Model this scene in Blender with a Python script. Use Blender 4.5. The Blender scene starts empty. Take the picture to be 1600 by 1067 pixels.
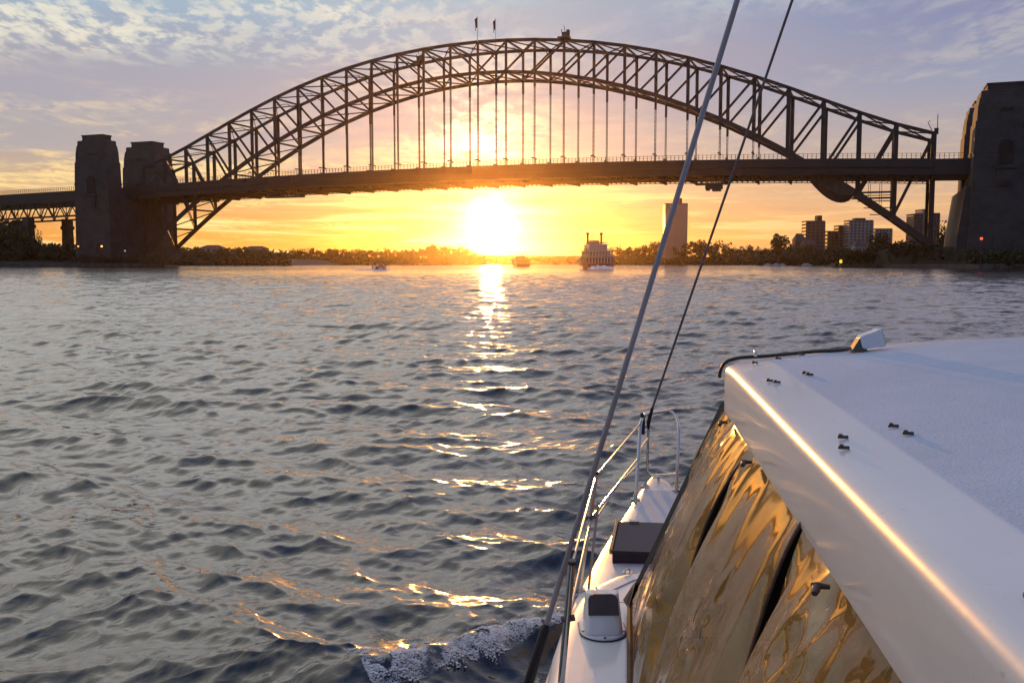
import bpy, math, random
import numpy as np
from mathutils import Vector, Matrix, noise as mnoise

# ------------------------------------------------------------------ camera, sky, sun
sc = bpy.context.scene
COL = sc.collection
R = math.radians
EYE = 2.75
cam_d = bpy.data.cameras.new('camera')
cam = bpy.data.objects.new('camera', cam_d); COL.objects.link(cam)
cam.location = (0, 0, EYE)
cam.rotation_euler = (R(90 - 4.77), 0, 0)
cam_d.sensor_width = 36; cam_d.lens = 36 * 1470 / 1600
cam_d.clip_start = 0.05; cam_d.clip_end = 30000
sc.camera = cam
sc.view_settings.view_transform = 'Standard'
try: sc.view_settings.look = 'None'
except Exception: pass
sc.view_settings.exposure = 0; sc.view_settings.gamma = 1
sc.cycles.use_denoising = True
sc.cycles.max_bounces = 8
sc.cycles.volume_bounces = 0
sc.cycles.sample_clamp_indirect = 6

SUN_AZ, SUN_EL = R(-1.25), R(2.35)          # azimuth from +Y towards +X
SUN = Vector((math.sin(SUN_AZ) * math.cos(SUN_EL), math.cos(SUN_AZ) * math.cos(SUN_EL), math.sin(SUN_EL)))
sl = bpy.data.lights.new('sun', 'SUN'); so = bpy.data.objects.new('sun', sl); COL.objects.link(so)
sl.energy = 3.4; sl.angle = R(0.6); sl.color = (1.0, 0.42, 0.08)
so.rotation_euler = SUN.to_track_quat('Z', 'Y').to_euler()
so.location = (0, 0, 300)


class NT:
    """short-hand for building node trees"""
    def __init__(s, tree): s.t = tree; s.n = tree.nodes; s.l = tree.links
    def put(s, sock, v):
        if hasattr(v, 'is_output'): s.l.new(v, sock)
        elif v is not None:
            try: sock.default_value = v
            except Exception: sock.default_value = tuple(v) + (1,)
    def node(s, typ, ins=None, **kw):
        n = s.n.new(typ)
        for k, v in kw.items(): setattr(n, k, v)
        for k, v in (ins or {}).items(): s.put(n.inputs[k], v)
        return n
    def m(s, op, a, b=None, c=None, clamp=False):
        n = s.n.new('ShaderNodeMath'); n.operation = op; n.use_clamp = clamp
        s.put(n.inputs[0], a)
        if b is not None: s.put(n.inputs[1], b)
        if c is not None: s.put(n.inputs[2], c)
        return n.outputs[0]
    def vm(s, op, a, b=None, out=0):
        n = s.n.new('ShaderNodeVectorMath'); n.operation = op
        s.put(n.inputs[0], a)
        if b is not None: s.put(n.inputs[1], b)
        return n.outputs[out]
    def xyz(s, x, y, z):
        n = s.n.new('ShaderNodeCombineXYZ'); s.put(n.inputs[0], x); s.put(n.inputs[1], y); s.put(n.inputs[2], z)
        return n.outputs[0]
    def sep(s, v):
        n = s.n.new('ShaderNodeSeparateXYZ'); s.put(n.inputs[0], v); return n.outputs
    def noise(s, vec, scale, detail=4, rough=0.55, dist=0.0, color=False):
        n = s.n.new('ShaderNodeTexNoise'); s.put(n.inputs['Vector'], vec)
        n.inputs['Scale'].default_value = scale; n.inputs['Detail'].default_value = detail
        n.inputs['Roughness'].default_value = rough; n.inputs['Distortion'].default_value = dist
        return n.outputs['Color' if color else 'Fac']
    def ss(s, v, a, b):          # smoothstep a..b -> 0..1
        n = s.n.new('ShaderNodeMapRange'); n.interpolation_type = 'SMOOTHSTEP'
        s.put(n.inputs[0], v); n.inputs[1].default_value = a; n.inputs[2].default_value = b
        return n.outputs[0]
    def mix(s, f, a, b, mode='MIX'):
        n = s.n.new('ShaderNodeMix'); n.data_type = 'RGBA'; n.blend_type = mode
        s.put(n.inputs[0], f); s.put(n.inputs[6], a if hasattr(a, 'is_output') else tuple(a) + (1,))
        s.put(n.inputs[7], b if hasattr(b, 'is_output') else tuple(b) + (1,))
        return n.outputs[2]
    def ramp(s, f, stops):
        n = s.n.new('ShaderNodeValToRGB'); e = n.color_ramp.elements
        while len(e) < len(stops): e.new(0.5)
        for k, (p, c) in enumerate(stops):
            e[k].position = p; e[k].color = tuple(c) + (1,) if len(c) == 3 else c
        s.put(n.inputs[0], f); return n.outputs[0]


def make_world():
    w = bpy.data.worlds.new('World'); sc.world = w; w.use_nodes = True
    t = NT(w.node_tree); t.n.clear()
    out = t.node('ShaderNodeOutputWorld'); bg = t.node('ShaderNodeBackground')
    sky = t.node('ShaderNodeTexSky', sky_type='NISHITA')
    sky.sun_disc = False; sky.sun_elevation = SUN_EL; sky.sun_rotation = SUN_AZ
    sky.altitude = 0; sky.air_density = 1; sky.dust_density = 1.5; sky.ozone_density = 1
    d = t.node('ShaderNodeTexCoord').outputs['Generated']
    d = t.vm('NORMALIZE', d)
    x, y, z = t.sep(d)
    zc = t.m('MAXIMUM', z, 0.0)
    cosang = t.vm('DOT_PRODUCT', d, tuple(SUN), out=1)
    ang = t.m('ARCCOSINE', t.m('MINIMUM', cosang, 0.99999))          # radians from the sun
    # the clear sky by height: orange at the horizon, mauve, then blue grey
    warm = t.ramp(zc, [(0, (.92, .34, .04)), (.03, (.86, .38, .09)), (.065, (.60, .40, .23)), (.11, (.42, .385, .40)),
                       (.17, (.32, .345, .43)), (.225, (.30, .40, .53)), (.275, (.35, .49, .62)), (.33, (.92, .92, .90)), (.42, (1.34, 1.24, 1.18)), (.62, (1.0, .97, .98)), (1, (.20, .30, .60))])
    cold = t.ramp(zc, [(0, (.70, .33, .14)), (.03, (.80, .46, .22)), (.065, (.64, .42, .29)), (.11, (.44, .37, .37)),
                       (.17, (.29, .32, .45)), (.235, (.22, .245, .42)), (.28, (.21, .24, .42)), (.40, (.68, .60, .70)), (.62, (.54, .51, .63)), (1, (.20, .29, .56))])
    side = t.ss(t.m('ADD', x, t.m('MULTIPLY', t.m('SUBTRACT', t.noise(d, 3.0, 2), .5), .25)), -.10, .50)
    base = t.mix(side, warm, cold)
    # clouds on a flat layer overhead: coordinates stretch out towards the horizon
    den = t.m('ADD', zc, 0.09)
    p = t.xyz(t.m('DIVIDE', x, den), t.m('DIVIDE', y, den), 0.0)
    warp = t.vm('ADD', p, t.vm('MULTIPLY', t.vm('SUBTRACT', t.noise(p, .8, 3, color=True), (.5, .5, .5)), (1.1, 1.1, 0)))
    big = t.noise(t.vm('MULTIPLY', warp, (.42, .85, 1)), 1.0, 4, .55)           # banks
    fine = t.noise(t.vm('MULTIPLY', t.vm('ADD', t.vm('MULTIPLY', warp, (.3, .3, 0)), t.vm('MULTIPLY', p, (.7, .7, 0))), (15.0, 8.0, 1)), 1.0, 4, .6)      # mackerel ripples
    mid = t.noise(t.vm('MULTIPLY', t.vm('ADD', warp, (7.3, 2.1, 0)), (1.3, 1.3, 1)), 1.0, 6, .6)
    left = t.ss(x, .12, -.30)
    bank = t.ss(big, .46, .62)
    greycol = t.mix(side, (.375, .36, .435), (.27, .28, .42))
    col = t.mix(t.m('MULTIPLY', t.m('MULTIPLY', bank, .75), t.ss(z, .07, .15)), base, greycol)
    # lit, thin cloud: cream, stronger towards the sun's side and the left
    thin = t.m('MULTIPLY', t.ss(mid, .46, .62), t.ss(fine, .34, .60))
    thin = t.m('MULTIPLY', thin, t.m('SUBTRACT', 1.0, t.m('MULTIPLY', bank, .55)))
    thin = t.m('MULTIPLY', thin, t.m('ADD', .24, t.m('MULTIPLY', left, .7)))
    cream = t.ramp(zc, [(0, (1.0, .62, .18)), (.08, (1.0, .70, .30)), (.16, (.88, .70, .45)), (.26, (.82, .80, .68)), (1, (.7, .72, .72))])
    col = t.mix(thin, col, cream)
    # top-left mackerel sky
    gb = t.m('MULTIPLY', t.m('EXPONENT', t.m('MULTIPLY', t.m('POWER', t.m('DIVIDE', t.m('SUBTRACT', t.m('ADD', z, t.m('MULTIPLY', big, .05)), .19), .032), 2.0), -1.0)), t.ss(x, .10, -.25))
    col = t.mix(t.m('MULTIPLY', gb, .75), col, (.375, .365, .45))
    mack = t.m('MULTIPLY', t.ss(fine, .42, .60), t.m('MULTIPLY', t.ss(t.m('ADD', z, t.m('MULTIPLY', big, .05)), .205, .245), t.ss(x, .06, -.20)))
    mack = t.m('MULTIPLY', mack, t.m('ADD', .45, t.m('MULTIPLY', t.ss(mid, .36, .58), .5)))
    col = t.mix(mack, col, (.80, .77, .65))
    # streaks low over the horizon
    az = t.m('ARCTAN2', x, y)
    sv = t.xyz(t.m('MULTIPLY', az, 5.0), t.m('MULTIPLY', zc, 85.0), 0.0)
    st = t.noise(sv, 1.0, 5, .6, .6)
    low = t.m('MULTIPLY', t.ss(z, .12, .05), t.ss(z, -.01, .012))
    col = t.mix(t.m('MULTIPLY', t.m('MULTIPLY', t.ss(st, .50, .62), low), .8), col, t.mix(side, (1.1, .84, .38), (.9, .55, .26)))
    col = t.mix(t.m('MULTIPLY', t.m('MULTIPLY', t.ss(st, .47, .34), low), .75), col, t.mix(side, (.66, .30, .10), (.56, .38, .30)))
    # glow of the sun through the cloud: a white core, yellow round it, broken by the streaks
    def gl(sig): return t.m('EXPONENT', t.m('MULTIPLY', t.m('POWER', t.m('DIVIDE', ang, R(sig)), 2.0), -1.0))
    brk = t.m('ADD', .55, t.m('MULTIPLY', t.ss(t.m('ADD', t.m('MULTIPLY', st, .6), t.m('MULTIPLY', mid, .5)), .42, .66), .9))
    def addc(c0, f, c): return t.vm('ADD', c0, t.vm('MULTIPLY', (c), t.xyz(f, f, f)))
    col = addc(col, gl(.95), (7.0, 6.0, 3.6))
    col = addc(col, t.m('MULTIPLY', gl(2.2), brk), (1.0, .66, .22))
    col = addc(col, t.m('MULTIPLY', gl(3.6), brk), (.72, .35, .06))
    col = addc(col, t.m('MULTIPLY', gl(8.0), brk), (.42, .19, .02))
    # bright patch of cloud above the sun, under the arch
    pd = Vector((math.sin(R(-2.0)) * math.cos(R(6.6)), math.cos(R(-2.0)) * math.cos(R(6.6)), math.sin(R(6.6))))
    pa = t.m('ARCCOSINE', t.m('MINIMUM', t.vm('DOT_PRODUCT', d, tuple(pd), out=1), 0.99999))
    pg = t.m('EXPONENT', t.m('MULTIPLY', t.m('POWER', t.m('DIVIDE', pa, R(3.0)), 2.0), -1.0))
    col = addc(col, t.m('MULTIPLY', pg, t.ss(t.m('ADD', t.m('MULTIPLY', mid, .6), t.m('MULTIPLY', fine, .4)), .44, .58)), (1.25, 1.0, .60))
    col = t.mix(t.ss(y, .25, -.35), col, t.vm('MULTIPLY', col, (.26, .38, .66)))
    # the physical sky under it all
    col = addc(col, 0.012, sky.outputs[0])
    t.l.new(col, bg.inputs[0]); bg.inputs[1].default_value = 1.0
    t.l.new(bg.outputs[0], out.inputs[0])
make_world()

# ------------------------------------------------------------------ helpers
rng = random.Random(7)
nrng = np.random.default_rng(11)


def tag(o, label=None, cat=None, group=None, kind=None):
    for k, v in (('label', label), ('category', cat), ('group', group), ('kind', kind)):
        if v: o[k] = v
    return o


def empty(name, loc=(0, 0, 0), rz=0, parent=None):
    o = bpy.data.objects.new(name, None); COL.objects.link(o)
    o.location = loc; o.rotation_euler = (0, 0, rz); o.parent = parent
    o.empty_display_size = .5
    return o


class MB:
    """collects shapes, builds them as ONE mesh object"""
    def __init__(s): s.v = []; s.f = []
    def add(s, vs, fs):
        k = len(s.v); s.v += [tuple(p) for p in vs]; s.f += [tuple(i + k for i in f) for f in fs]; return s
    def box(s, c, size, rz=0.0, M=None):
        hx, hy, hz = size[0] / 2, size[1] / 2, size[2] / 2; ca, sa = math.cos(rz), math.sin(rz)
        vs = []
        for z in (-hz, hz):
            for x, y in ((-hx, -hy), (hx, -hy), (hx, hy), (-hx, hy)):
                q = (c[0] + x * ca - y * sa, c[1] + x * sa + y * ca, c[2] + z)
                vs.append(M @ Vector(q) if M else q)
        return s.add(vs, [(0, 3, 2, 1), (4, 5, 6, 7), (0, 1, 5, 4), (1, 2, 6, 5), (2, 3, 7, 6), (3, 0, 4, 7)])
    def beam(s, p, q, w, h, up=(0, 0, 1), ext=0.0):
        p = Vector(p); q = Vector(q); d = (q - p)
        if d.length < 1e-6: return s
        d.normalize(); p = p - d * ext; q = q + d * ext
        u = Vector(up); side = d.cross(u)
        if side.length < 1e-4: side = d.cross(Vector((1, 0, 0)))
        side.normalize(); u = side.cross(d).normalized()
        vs = []
        for b in (p, q):
            for a, e in ((-1, -1), (1, -1), (1, 1), (-1, 1)): vs.append(b + side * (a * w / 2) + u * (e * h / 2))
        return s.add(vs, [(0, 3, 2, 1), (4, 5, 6, 7), (0, 1, 5, 4), (1, 2, 6, 5), (2, 3, 7, 6), (3, 0, 4, 7)])
    def tube(s, pts, r, n=8, caps=True):
        pts = [Vector(p) for p in pts]; rings = []
        rr = r if isinstance(r, (list, tuple)) else [r] * len(pts)
        prev = None
        for i, p in enumerate(pts):
            d = (pts[min(i + 1, len(pts) - 1)] - pts[max(i - 1, 0)]).normalized()
            if prev is None:
                a = d.cross(Vector((0, 0, 1)))
                if a.length < .05: a = d.cross(Vector((1, 0, 0)))
            else: a = prev - d * prev.dot(d)
            a.normalize(); prev = a; b = d.cross(a)
            rings.append([p + (a * math.cos(2 * math.pi * k / n) + b * math.sin(2 * math.pi * k / n)) * rr[i] for k in range(n)])
        return s.loft(rings, caps)
    def loft(s, rings, caps=True):
        n = len(rings[0]); vs = [p for r in rings for p in r]; fs = []
        for i in range(len(rings) - 1):
            for k in range(n):
                a = i * n + k; b = i * n + (k + 1) % n
                fs.append((a, b, b + n, a + n))
        if caps:
            fs.append(tuple(range(n - 1, -1, -1))); fs.append(tuple((len(rings) - 1) * n + k for k in range(n)))
        return s.add(vs, fs)
    def grid(s, P):
        """P[i][j] points -> open sheet"""
        n = len(P); m = len(P[0])
        return s.add([p for r in P for p in r], [(i * m + j, i * m + j + 1, (i + 1) * m + j + 1, (i + 1) * m + j) for i in range(n - 1) for j in range(m - 1)])
    def prism(s, poly, z0, z1):
        n = len(poly)
        vs = [(x, y, z0) for x, y in poly] + [(x, y, z1) for x, y in poly]
        fs = [tuple(range(n - 1, -1, -1)), tuple(range(n, 2 * n))] + [(k, (k + 1) % n, (k + 1) % n + n, k + n) for k in range(n)]
        return s.add(vs, fs)
    def build(s, name, mat, parent=None, smooth=False, bevel=0.0, M=None):
        me = bpy.data.meshes.new(name)
        v = [M @ Vector(p) for p in s.v] if M else s.v
        me.from_pydata([tuple(p) for p in v], [], s.f); me.update()
        if smooth:
            me.polygons.foreach_set('use_smooth', [True] * len(me.polygons))
            try: me.set_sharp_from_angle(angle=R(40))
            except Exception: pass
        o = bpy.data.objects.new(name, me); COL.objects.link(o); o.parent = parent
        if mat: me.materials.append(mat)
        if bevel:
            b = o.modifiers.new('bevel', 'BEVEL'); b.width = bevel; b.segments = 2; b.limit_method = 'ANGLE'
        return o


def copy_tree(o, parent=None):
    c = o.copy(); COL.objects.link(c); c.parent = parent
    for ch in list(o.children): copy_tree(ch, c)
    return c


# pixel (of the 1600 x 1067 photograph) to a point in the world: used for setting things out on the water and shore
_cp, _sp = math.cos(R(4.77)), math.sin(R(4.77))
def ray(px, py):
    x = (px - 800) / 1470; y = (py - 533.5) / 1470
    return Vector((x, _cp - y * _sp, -y * _cp - _sp))
def at(px, py, Y):
    d = ray(px, py); return Vector((0, 0, EYE)) + d * (Y / d.y)
HZ = 410.8
def wx(px, Y): return (px - 800) / 1470 * Y
def wz(py, Y): return at(800, py, Y).z

# ------------------------------------------------------------------ materials
def pmat(name, col, rough=.6, metal=0.0, var=.0, vscale=3.0, bump=0.0, bscale=40.0, coat=0.0, spec=.5, col2=None, stretch=(1, 1, 1)):
    m = bpy.data.materials.new(name); m.use_nodes = True
    t = NT(m.node_tree); b = t.n['Principled BSDF']
    b.inputs['Roughness'].default_value = rough; b.inputs['Metallic'].default_value = metal
    b.inputs['Coat Weight'].default_value = coat; b.inputs['Coat Roughness'].default_value = .08
    b.inputs['Specular IOR Level'].default_value = spec
    oc = t.node('ShaderNodeTexCoord').outputs['Object']
    if stretch != (1, 1, 1): oc = t.vm('MULTIPLY', oc, stretch)
    if var > 0:
        f = t.noise(oc, vscale, 5, .6)
        c2 = col2 or tuple(c * (1 - var) for c in col)
        t.l.new(t.mix(t.ss(f, .32, .68), c2, col), b.inputs['Base Color'])
        t.l.new(t.m('ADD', rough - .06, t.m('MULTIPLY', f, .12)), b.inputs['Roughness'])
    else: b.inputs['Base Color'].default_value = tuple(col) + (1,)
    if bump > 0:
        bn = t.node('ShaderNodeBump', {'Strength': bump, 'Distance': .02, 'Height': t.noise(oc, bscale, 3, .6)})
        t.l.new(bn.outputs[0], b.inputs['Normal'])
    return m


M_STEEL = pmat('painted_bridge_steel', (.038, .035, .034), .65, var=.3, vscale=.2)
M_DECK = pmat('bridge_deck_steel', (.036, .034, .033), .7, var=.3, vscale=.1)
M_FOLIAGE = pmat('foliage', (.05, .07, .025), .8, var=.45, vscale=.15)
M_FAR_FOLIAGE = pmat('far_foliage', (.045, .06, .03), .85, var=.4, vscale=.03)
M_BARK = pmat('bark', (.06, .045, .035), .9, var=.3)
M_LAND = pmat('shore_ground', (.03, .032, .02), .95, var=.4, vscale=.05)
M_ROCK = pmat('seawall_sandstone', (.13, .11, .09), .9, var=.4, vscale=.3)


def granite():
    m = bpy.data.materials.new('granite_blocks'); m.use_nodes = True
    t = NT(m.node_tree); b = t.n['Principled BSDF']
    oc = t.node('ShaderNodeTexCoord').outputs['Object']
    x, y, z = t.sep(oc)
    br = t.node('ShaderNodeTexBrick', {'Vector': t.xyz(t.m('ADD', x, y), z, 0), 'Color1': (.052, .050, .049, 1), 'Color2': (.036, .035, .035, 1),
                'Mortar': (.012, .011, .01, 1), 'Scale': .42, 'Mortar Size': .035, 'Brick Width': 1.3, 'Row Height': .6})
    c = t.mix(t.ss(t.noise(oc, .15, 5), .35, .7), t.mix(.5, (.08, .075, .07), br.outputs[0]), br.outputs[0])
    t.l.new(c, b.inputs['Base Color']); b.inputs['Roughness'].default_value = .85
    return m
M_GRANITE = granite()
M_RECSHADE = pmat('recess_shade', (.02, .018, .016), .9)  # near-black solids stand in for the shade inside the pylon openings


def lamp_mat(name, col, e):
    m = bpy.data.materials.new(name); m.use_nodes = True
    b = m.node_tree.nodes['Principled BSDF']
    b.inputs['Base Color'].default_value = tuple(col) + (1,)
    b.inputs['Emission Color'].default_value = tuple(col) + (1,); b.inputs['Emission Strength'].default_value = e
    return m

# ------------------------------------------------------------------ water
def make_water():
    fine = np.radians(np.arange(-36, 36.01, .12))
    coarse = np.radians(np.arange(40, 321, 4.0))
    az = np.concatenate([fine, coarse])
    r = np.exp(np.arange(math.log(1.0), math.log(6500), .0034))
    na, nr = len(az), len(r)
    A, Rr = np.meshgrid(az, r)
    X = Rr * np.sin(A); Y = Rr * np.cos(A)
    cell = np.maximum(Rr * .0034, Rr * np.radians(.12))
    cell[:, len(fine):] = Rr[:, len(fine):] * np.radians(4)
    Z = np.zeros_like(X); DX = np.zeros_like(X); DY = np.zeros_like(X)
    g = np.random.default_rng(5)
    # wind from the left rear: crests run from lower left to upper right
    for k in range(230):
        lam = .10 * (3.6 / .10) ** g.random()
        th = R(252) + g.normal() * (.42 + .25 * min(1, .3 / lam))
        amp = .0064 * lam ** .97 * (.5 + 1.0 * g.random())
        if lam > 1.6: amp *= .8
        kx, ky = 2 * math.pi / lam * math.cos(th), 2 * math.pi / lam * math.sin(th)
        ph = g.random() * 6.283
        att = np.clip((lam / cell - 2.0) / 2.5, 0, 1)
        P = kx * X + ky * Y + ph
        # groups of waves: amplitude comes and goes
        grp = .65 + .45 * np.sin(.13 * kx * X - .21 * ky * X + .11 * kx * Y + ph * 3)
        a = amp * att * grp
        Z += a * np.sin(P)
        DX += .9 * a * math.cos(th) * np.cos(P); DY += .9 * a * math.sin(th) * np.cos(P)
    # the bow wave thrown off the hull
    bx = X - .35; by = Y - 6.75
    along = (-bx * .86 - by * .51); across = (-bx * .51 + by * .86)
    win = np.clip((along + .6) / .5, 0, 1) * np.clip((2.3 - along) / 1.6, 0, 1)
    Z += win * .17 * np.exp(-(across / .17) ** 2) - win * .10 * np.exp(-((across + .5) / .35) ** 2)
    X = X + DX; Y = Y + DY
    v = np.stack([X, Y, Z], -1).reshape(-1, 3)
    i = np.arange(nr - 1)[:, None]; j = np.arange(na)[None, :]
    a0 = i * na + j; a1 = i * na + (j + 1) % na
    f = np.stack([a0, a0 + na, a1 + na, a1], -1).reshape(-1, 4)
    v = np.concatenate([v, [[0, 0, 0]]])
    tri = np.stack([np.arange(na), (np.arange(na) + 1) % na, np.full(na, len(v) - 1)], -1)
    me = bpy.data.meshes.new('water')
    me.vertices.add(len(v)); me.vertices.foreach_set('co', v.ravel().astype(np.float32))
    nl = f.size + tri.size
    me.loops.add(nl); me.loops.foreach_set('vertex_index', np.concatenate([f.ravel(), tri.ravel()]).astype(np.int32))
    me.polygons.add(len(f) + len(tri))
    st = np.concatenate([np.arange(len(f)) * 4, len(f) * 4 + np.arange(len(tri)) * 3])
    me.polygons.foreach_set('loop_start', st.astype(np.int32))
    me.update(calc_edges=True); me.validate()
    me.polygons.foreach_set('use_smooth', [True] * len(me.polygons))
    o = bpy.data.objects.new('water', me); COL.objects.link(o); o['kind'] = 'structure'
    m = bpy.data.materials.new('harbour_water'); m.use_nodes = True
    t = NT(m.node_tree); b = t.n['Principled BSDF']
    b.inputs['Base Color'].default_value = (.012, .014, .015, 1)
    b.inputs['IOR'].default_value = 1.5; b.inputs['Roughness'].default_value = .19
    b.inputs['Coat Weight'].default_value = .8; b.inputs['Coat Roughness'].default_value = .045; b.inputs['Coat IOR'].default_value = 1.45
    ge = t.node('ShaderNodeNewGeometry')
    pos = ge.outputs['Position']
    # wind ripples: crests lie across the wind, so the pattern is stretched along them
    ca, sa = math.cos(R(20)), math.sin(R(20))
    px_, py_, pz_ = t.sep(pos)
    q = t.xyz(t.m('ADD', t.m('MULTIPLY', px_, ca), t.m('MULTIPLY', py_, sa)), t.m('SUBTRACT', t.m('MULTIPLY', py_, ca), t.m('MULTIPLY', px_, sa)), 0)
    patch = t.m('ADD', .55, t.m('MULTIPLY', t.ss(t.noise(pos, .03, 3), .35, .65), .75))      # gusts
    def ridge(v): return t.m('SUBTRACT', 1.0, t.m('ABSOLUTE', t.m('SUBTRACT', t.m('MULTIPLY', v, 2.0), 1.0)))
    h1 = ridge(t.noise(t.vm('MULTIPLY', q, (.6, 1.1, 1)), .55, 3, .5, .5))
    h2 = t.noise(t.vm('MULTIPLY', q, (.85, 1.15, 1)), 6.0, 3, .55, .3)
    h = t.m('ADD', t.m('MULTIPLY', h1, .13), t.m('MULTIPLY', h2, .022))
    bn = t.node('ShaderNodeBump', {'Strength': 1.0, 'Distance': 1.0, 'Height': t.m('MULTIPLY', h, patch)})
    n1 = t.noise(t.vm('MULTIPLY', q, (.8, 1.5, 1)), 2.2, 3, .6, .3, color=True)
    s = t.vm('MULTIPLY', t.vm('SUBTRACT', n1, (.5, .5, .5)), t.vm('MULTIPLY', t.xyz(patch, patch, 0), (.25, .34, 0)))
    nn = t.vm('NORMALIZE', t.vm('ADD', bn.outputs[0], s))
    t.l.new(nn, b.inputs['Normal']); t.l.new(nn, b.inputs['Coat Normal'])
    me.materials.append(m)
    k = (v[:, 0] > -2.2) & (v[:, 0] < 1.2) & (v[:, 1] > 4.4) & (v[:, 1] < 8.4)
    return v[k]
NEAR_WATER = make_water()

# ------------------------------------------------------------------ the bridge
BX, BY, BTH = -15.16, 588.9, 0.35615
bridge = empty('arch_bridge', (BX, BY, 0), -BTH)
tag(bridge, 'large dark steel arch bridge with stone pylons spanning the harbour', 'bridge')
HALF = 251.5; DX_ = 503.0 / 28
def ztop(u): t = (u / HALF) ** 2; return 134.07 - 69.42 * t - 25.7 * t * t + 29.6 * t ** 3
def zbot(u): t = (u / HALF) ** 2; return 116.0 - 108.0 * t + 4.75 * t * t
def zdeck(u):
    a = abs(u) / HALF
    return 60.2 - 5.0 * a * a if a < 1 else 55.2 - .020 * (abs(u) - HALF)
U = [-HALF + DX_ * i for i in range(29)]
VT = 15.0

tops = [ztop(u) for u in U]; bots = [zbot(u) for u in U]
bracket_mesh = None
for sv in (-1, 1):
    v = sv * VT
    tr = empty('arch_truss', parent=bridge)
    mb = MB()
    for i in range(28): mb.beam((U[i], v, tops[i]), (U[i + 1], v, tops[i + 1]), 1.2, 1.75, ext=.3)
    for i in range(29): mb.box((U[i], v, tops[i] - .55), (2.2, 1.2, 1.7))
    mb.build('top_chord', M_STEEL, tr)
    mb = MB()
    for i in range(28):
        h = 1.8 + 1.1 * abs(i - 13.5) / 13.5
        mb.beam((U[i], v, bots[i]), (U[i + 1], v, bots[i + 1]), 1.2, h, ext=.35)
    for i in range(29): mb.box((U[i], v, bots[i] + .5), (2.4, 1.26, 1.7))
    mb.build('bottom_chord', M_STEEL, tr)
    for i in range(29):
        w = 1.15 + 1.15 * (abs(i - 14) / 14) ** 1.4
        mb = MB()
        for s in (-.5, .5): mb.beam((U[i] + s * w * .78, v, bots[i] + .5), (U[i] + s * w * .78, v, tops[i] - .5), w * .34, .9, up=(0, 1, 0))
        mb.beam((U[i], v, bots[i] + .5), (U[i], v, tops[i] - .5), w * .9, .5, up=(0, 1, 0))
        n = max(3, int((tops[i] - bots[i]) / 2.2))
        for k in range(n):
            za = bots[i] + (k + .5) / n * (tops[i] - bots[i]); mb.box((U[i], v, za), (w, .5, .5 if k % 2 else .9))
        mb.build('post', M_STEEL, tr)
    for i in range(28):
        a, b = ((i, i + 1) if i < 14 else (i + 1, i))
        w = .95 + .5 * abs(i - 13.5) / 13.5
        mb = MB(); mb.beam((U[a], v, tops[a] - .8), (U[b], v, bots[b] + .8), .8, w)
        mb.build('diagonal', M_STEEL, tr)
    for i in range(4, 25):
        if bots[i] > zdeck(U[i]) + 1.5:
            mb = MB()
            for s in (-.34, .34): mb.beam((U[i] + s, v, zdeck(U[i]) - 1), (U[i] + s, v, bots[i]), .26, .7, up=(0, 1, 0))
            L = bots[i] - zdeck(U[i])
            for k in range(int(L / 2.5)): mb.box((U[i], v, zdeck(U[i]) + k * 2.5), (.6, .4, .22))
            mb.beam((U[i], v, bots[i]), (U[i], v, bots[i] - min(8, L * .25)), 1.25, .8, up=(0, 1, 0))
            h = mb.build('hanger', M_STEEL, tr)
            mb = MB()
            zb = zdeck(U[i]) + 4.3
            mb.beam((U[i], v - 4.2, zb), (U[i], v + 3.2, zb), .45, .45); mb.box((U[i], v - 3.9, zb - .35), (1.1, 1.6, .5)); mb.box((U[i], v + 3.0, zb - .35), (.9, 1.2, .4))
            mb.build('lamp_bracket', M_STEEL, h)

# wind bracing between the two trusses: crossed struts with a plate where they meet
for nm, zz in (('top_bracing', tops), ('bottom_bracing', bots)):
    for i in range(28):
        mb = MB()
        a0, a1 = Vector((U[i], -VT, zz[i])), Vector((U[i], VT, zz[i])); b0, b1 = Vector((U[i + 1], -VT, zz[i + 1])), Vector((U[i + 1], VT, zz[i + 1]))
        mb.beam(a0, b1, .4, .7); mb.beam(a1, b0, .4, .7)
        c = (a0 + b1) / 2; mb.box(c, (2.0, 2.0, 1.0))
        mb.beam(a0, a1, .7, 1.1)
        mb.build(nm, M_STEEL, bridge)
for i in range(0, 29):
    mb = MB(); zt, zb_ = tops[i] - 1.5, bots[i] + 1.5
    if zb_ < zdeck(U[i]) + 9: zb_ = zdeck(U[i]) + 9
    if zt - zb_ < 5: continue
    mb.beam((U[i], -VT, zt - 3.2), (U[i], 0, zt), .35, .4); mb.beam((U[i], VT, zt - 3.2), (U[i], 0, zt), .35, .4)
    mb.build('sway_frame', M_STEEL, bridge)

# deck: main girders, cross girders and rail
def strip(mb, us, v0, v1, z0f, z1f):
    rings = []
    for u in us: rings.append([(u, v0, z0f(u)), (u, v1, z0f(u)), (u, v1, z1f(u)), (u, v0, z1f(u))])
    mb.loft(rings)
us_m = [-251.5 + k * 503 / 56 for k in range(57)]
mb = MB(); strip(mb, us_m, -24.5, 24.5, lambda u: zdeck(u) - 4.6, lambda u: zdeck(u) - .4)
strip(mb, us_m, -23.6, 23.6, lambda u: zdeck(u) - 8.2, lambda u: zdeck(u) - 4.5)
strip(mb, us_m, -24.62, -24.3, lambda u: zdeck(u) - 1.2, lambda u: zdeck(u) - .2)
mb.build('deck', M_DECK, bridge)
mb = MB()
for i in range(29):
    u = U[i]; zd = zdeck(u); mb.beam((u, -19, zd - 9.2), (u, 19, zd - 9.2), .9, 2.2)
    mb.box((u, -24.7, zd - 2.4), (.7, .5, 4.2)); mb.box((u, 24.7, zd - 2.4), (.7, .5, 4.2))
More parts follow.
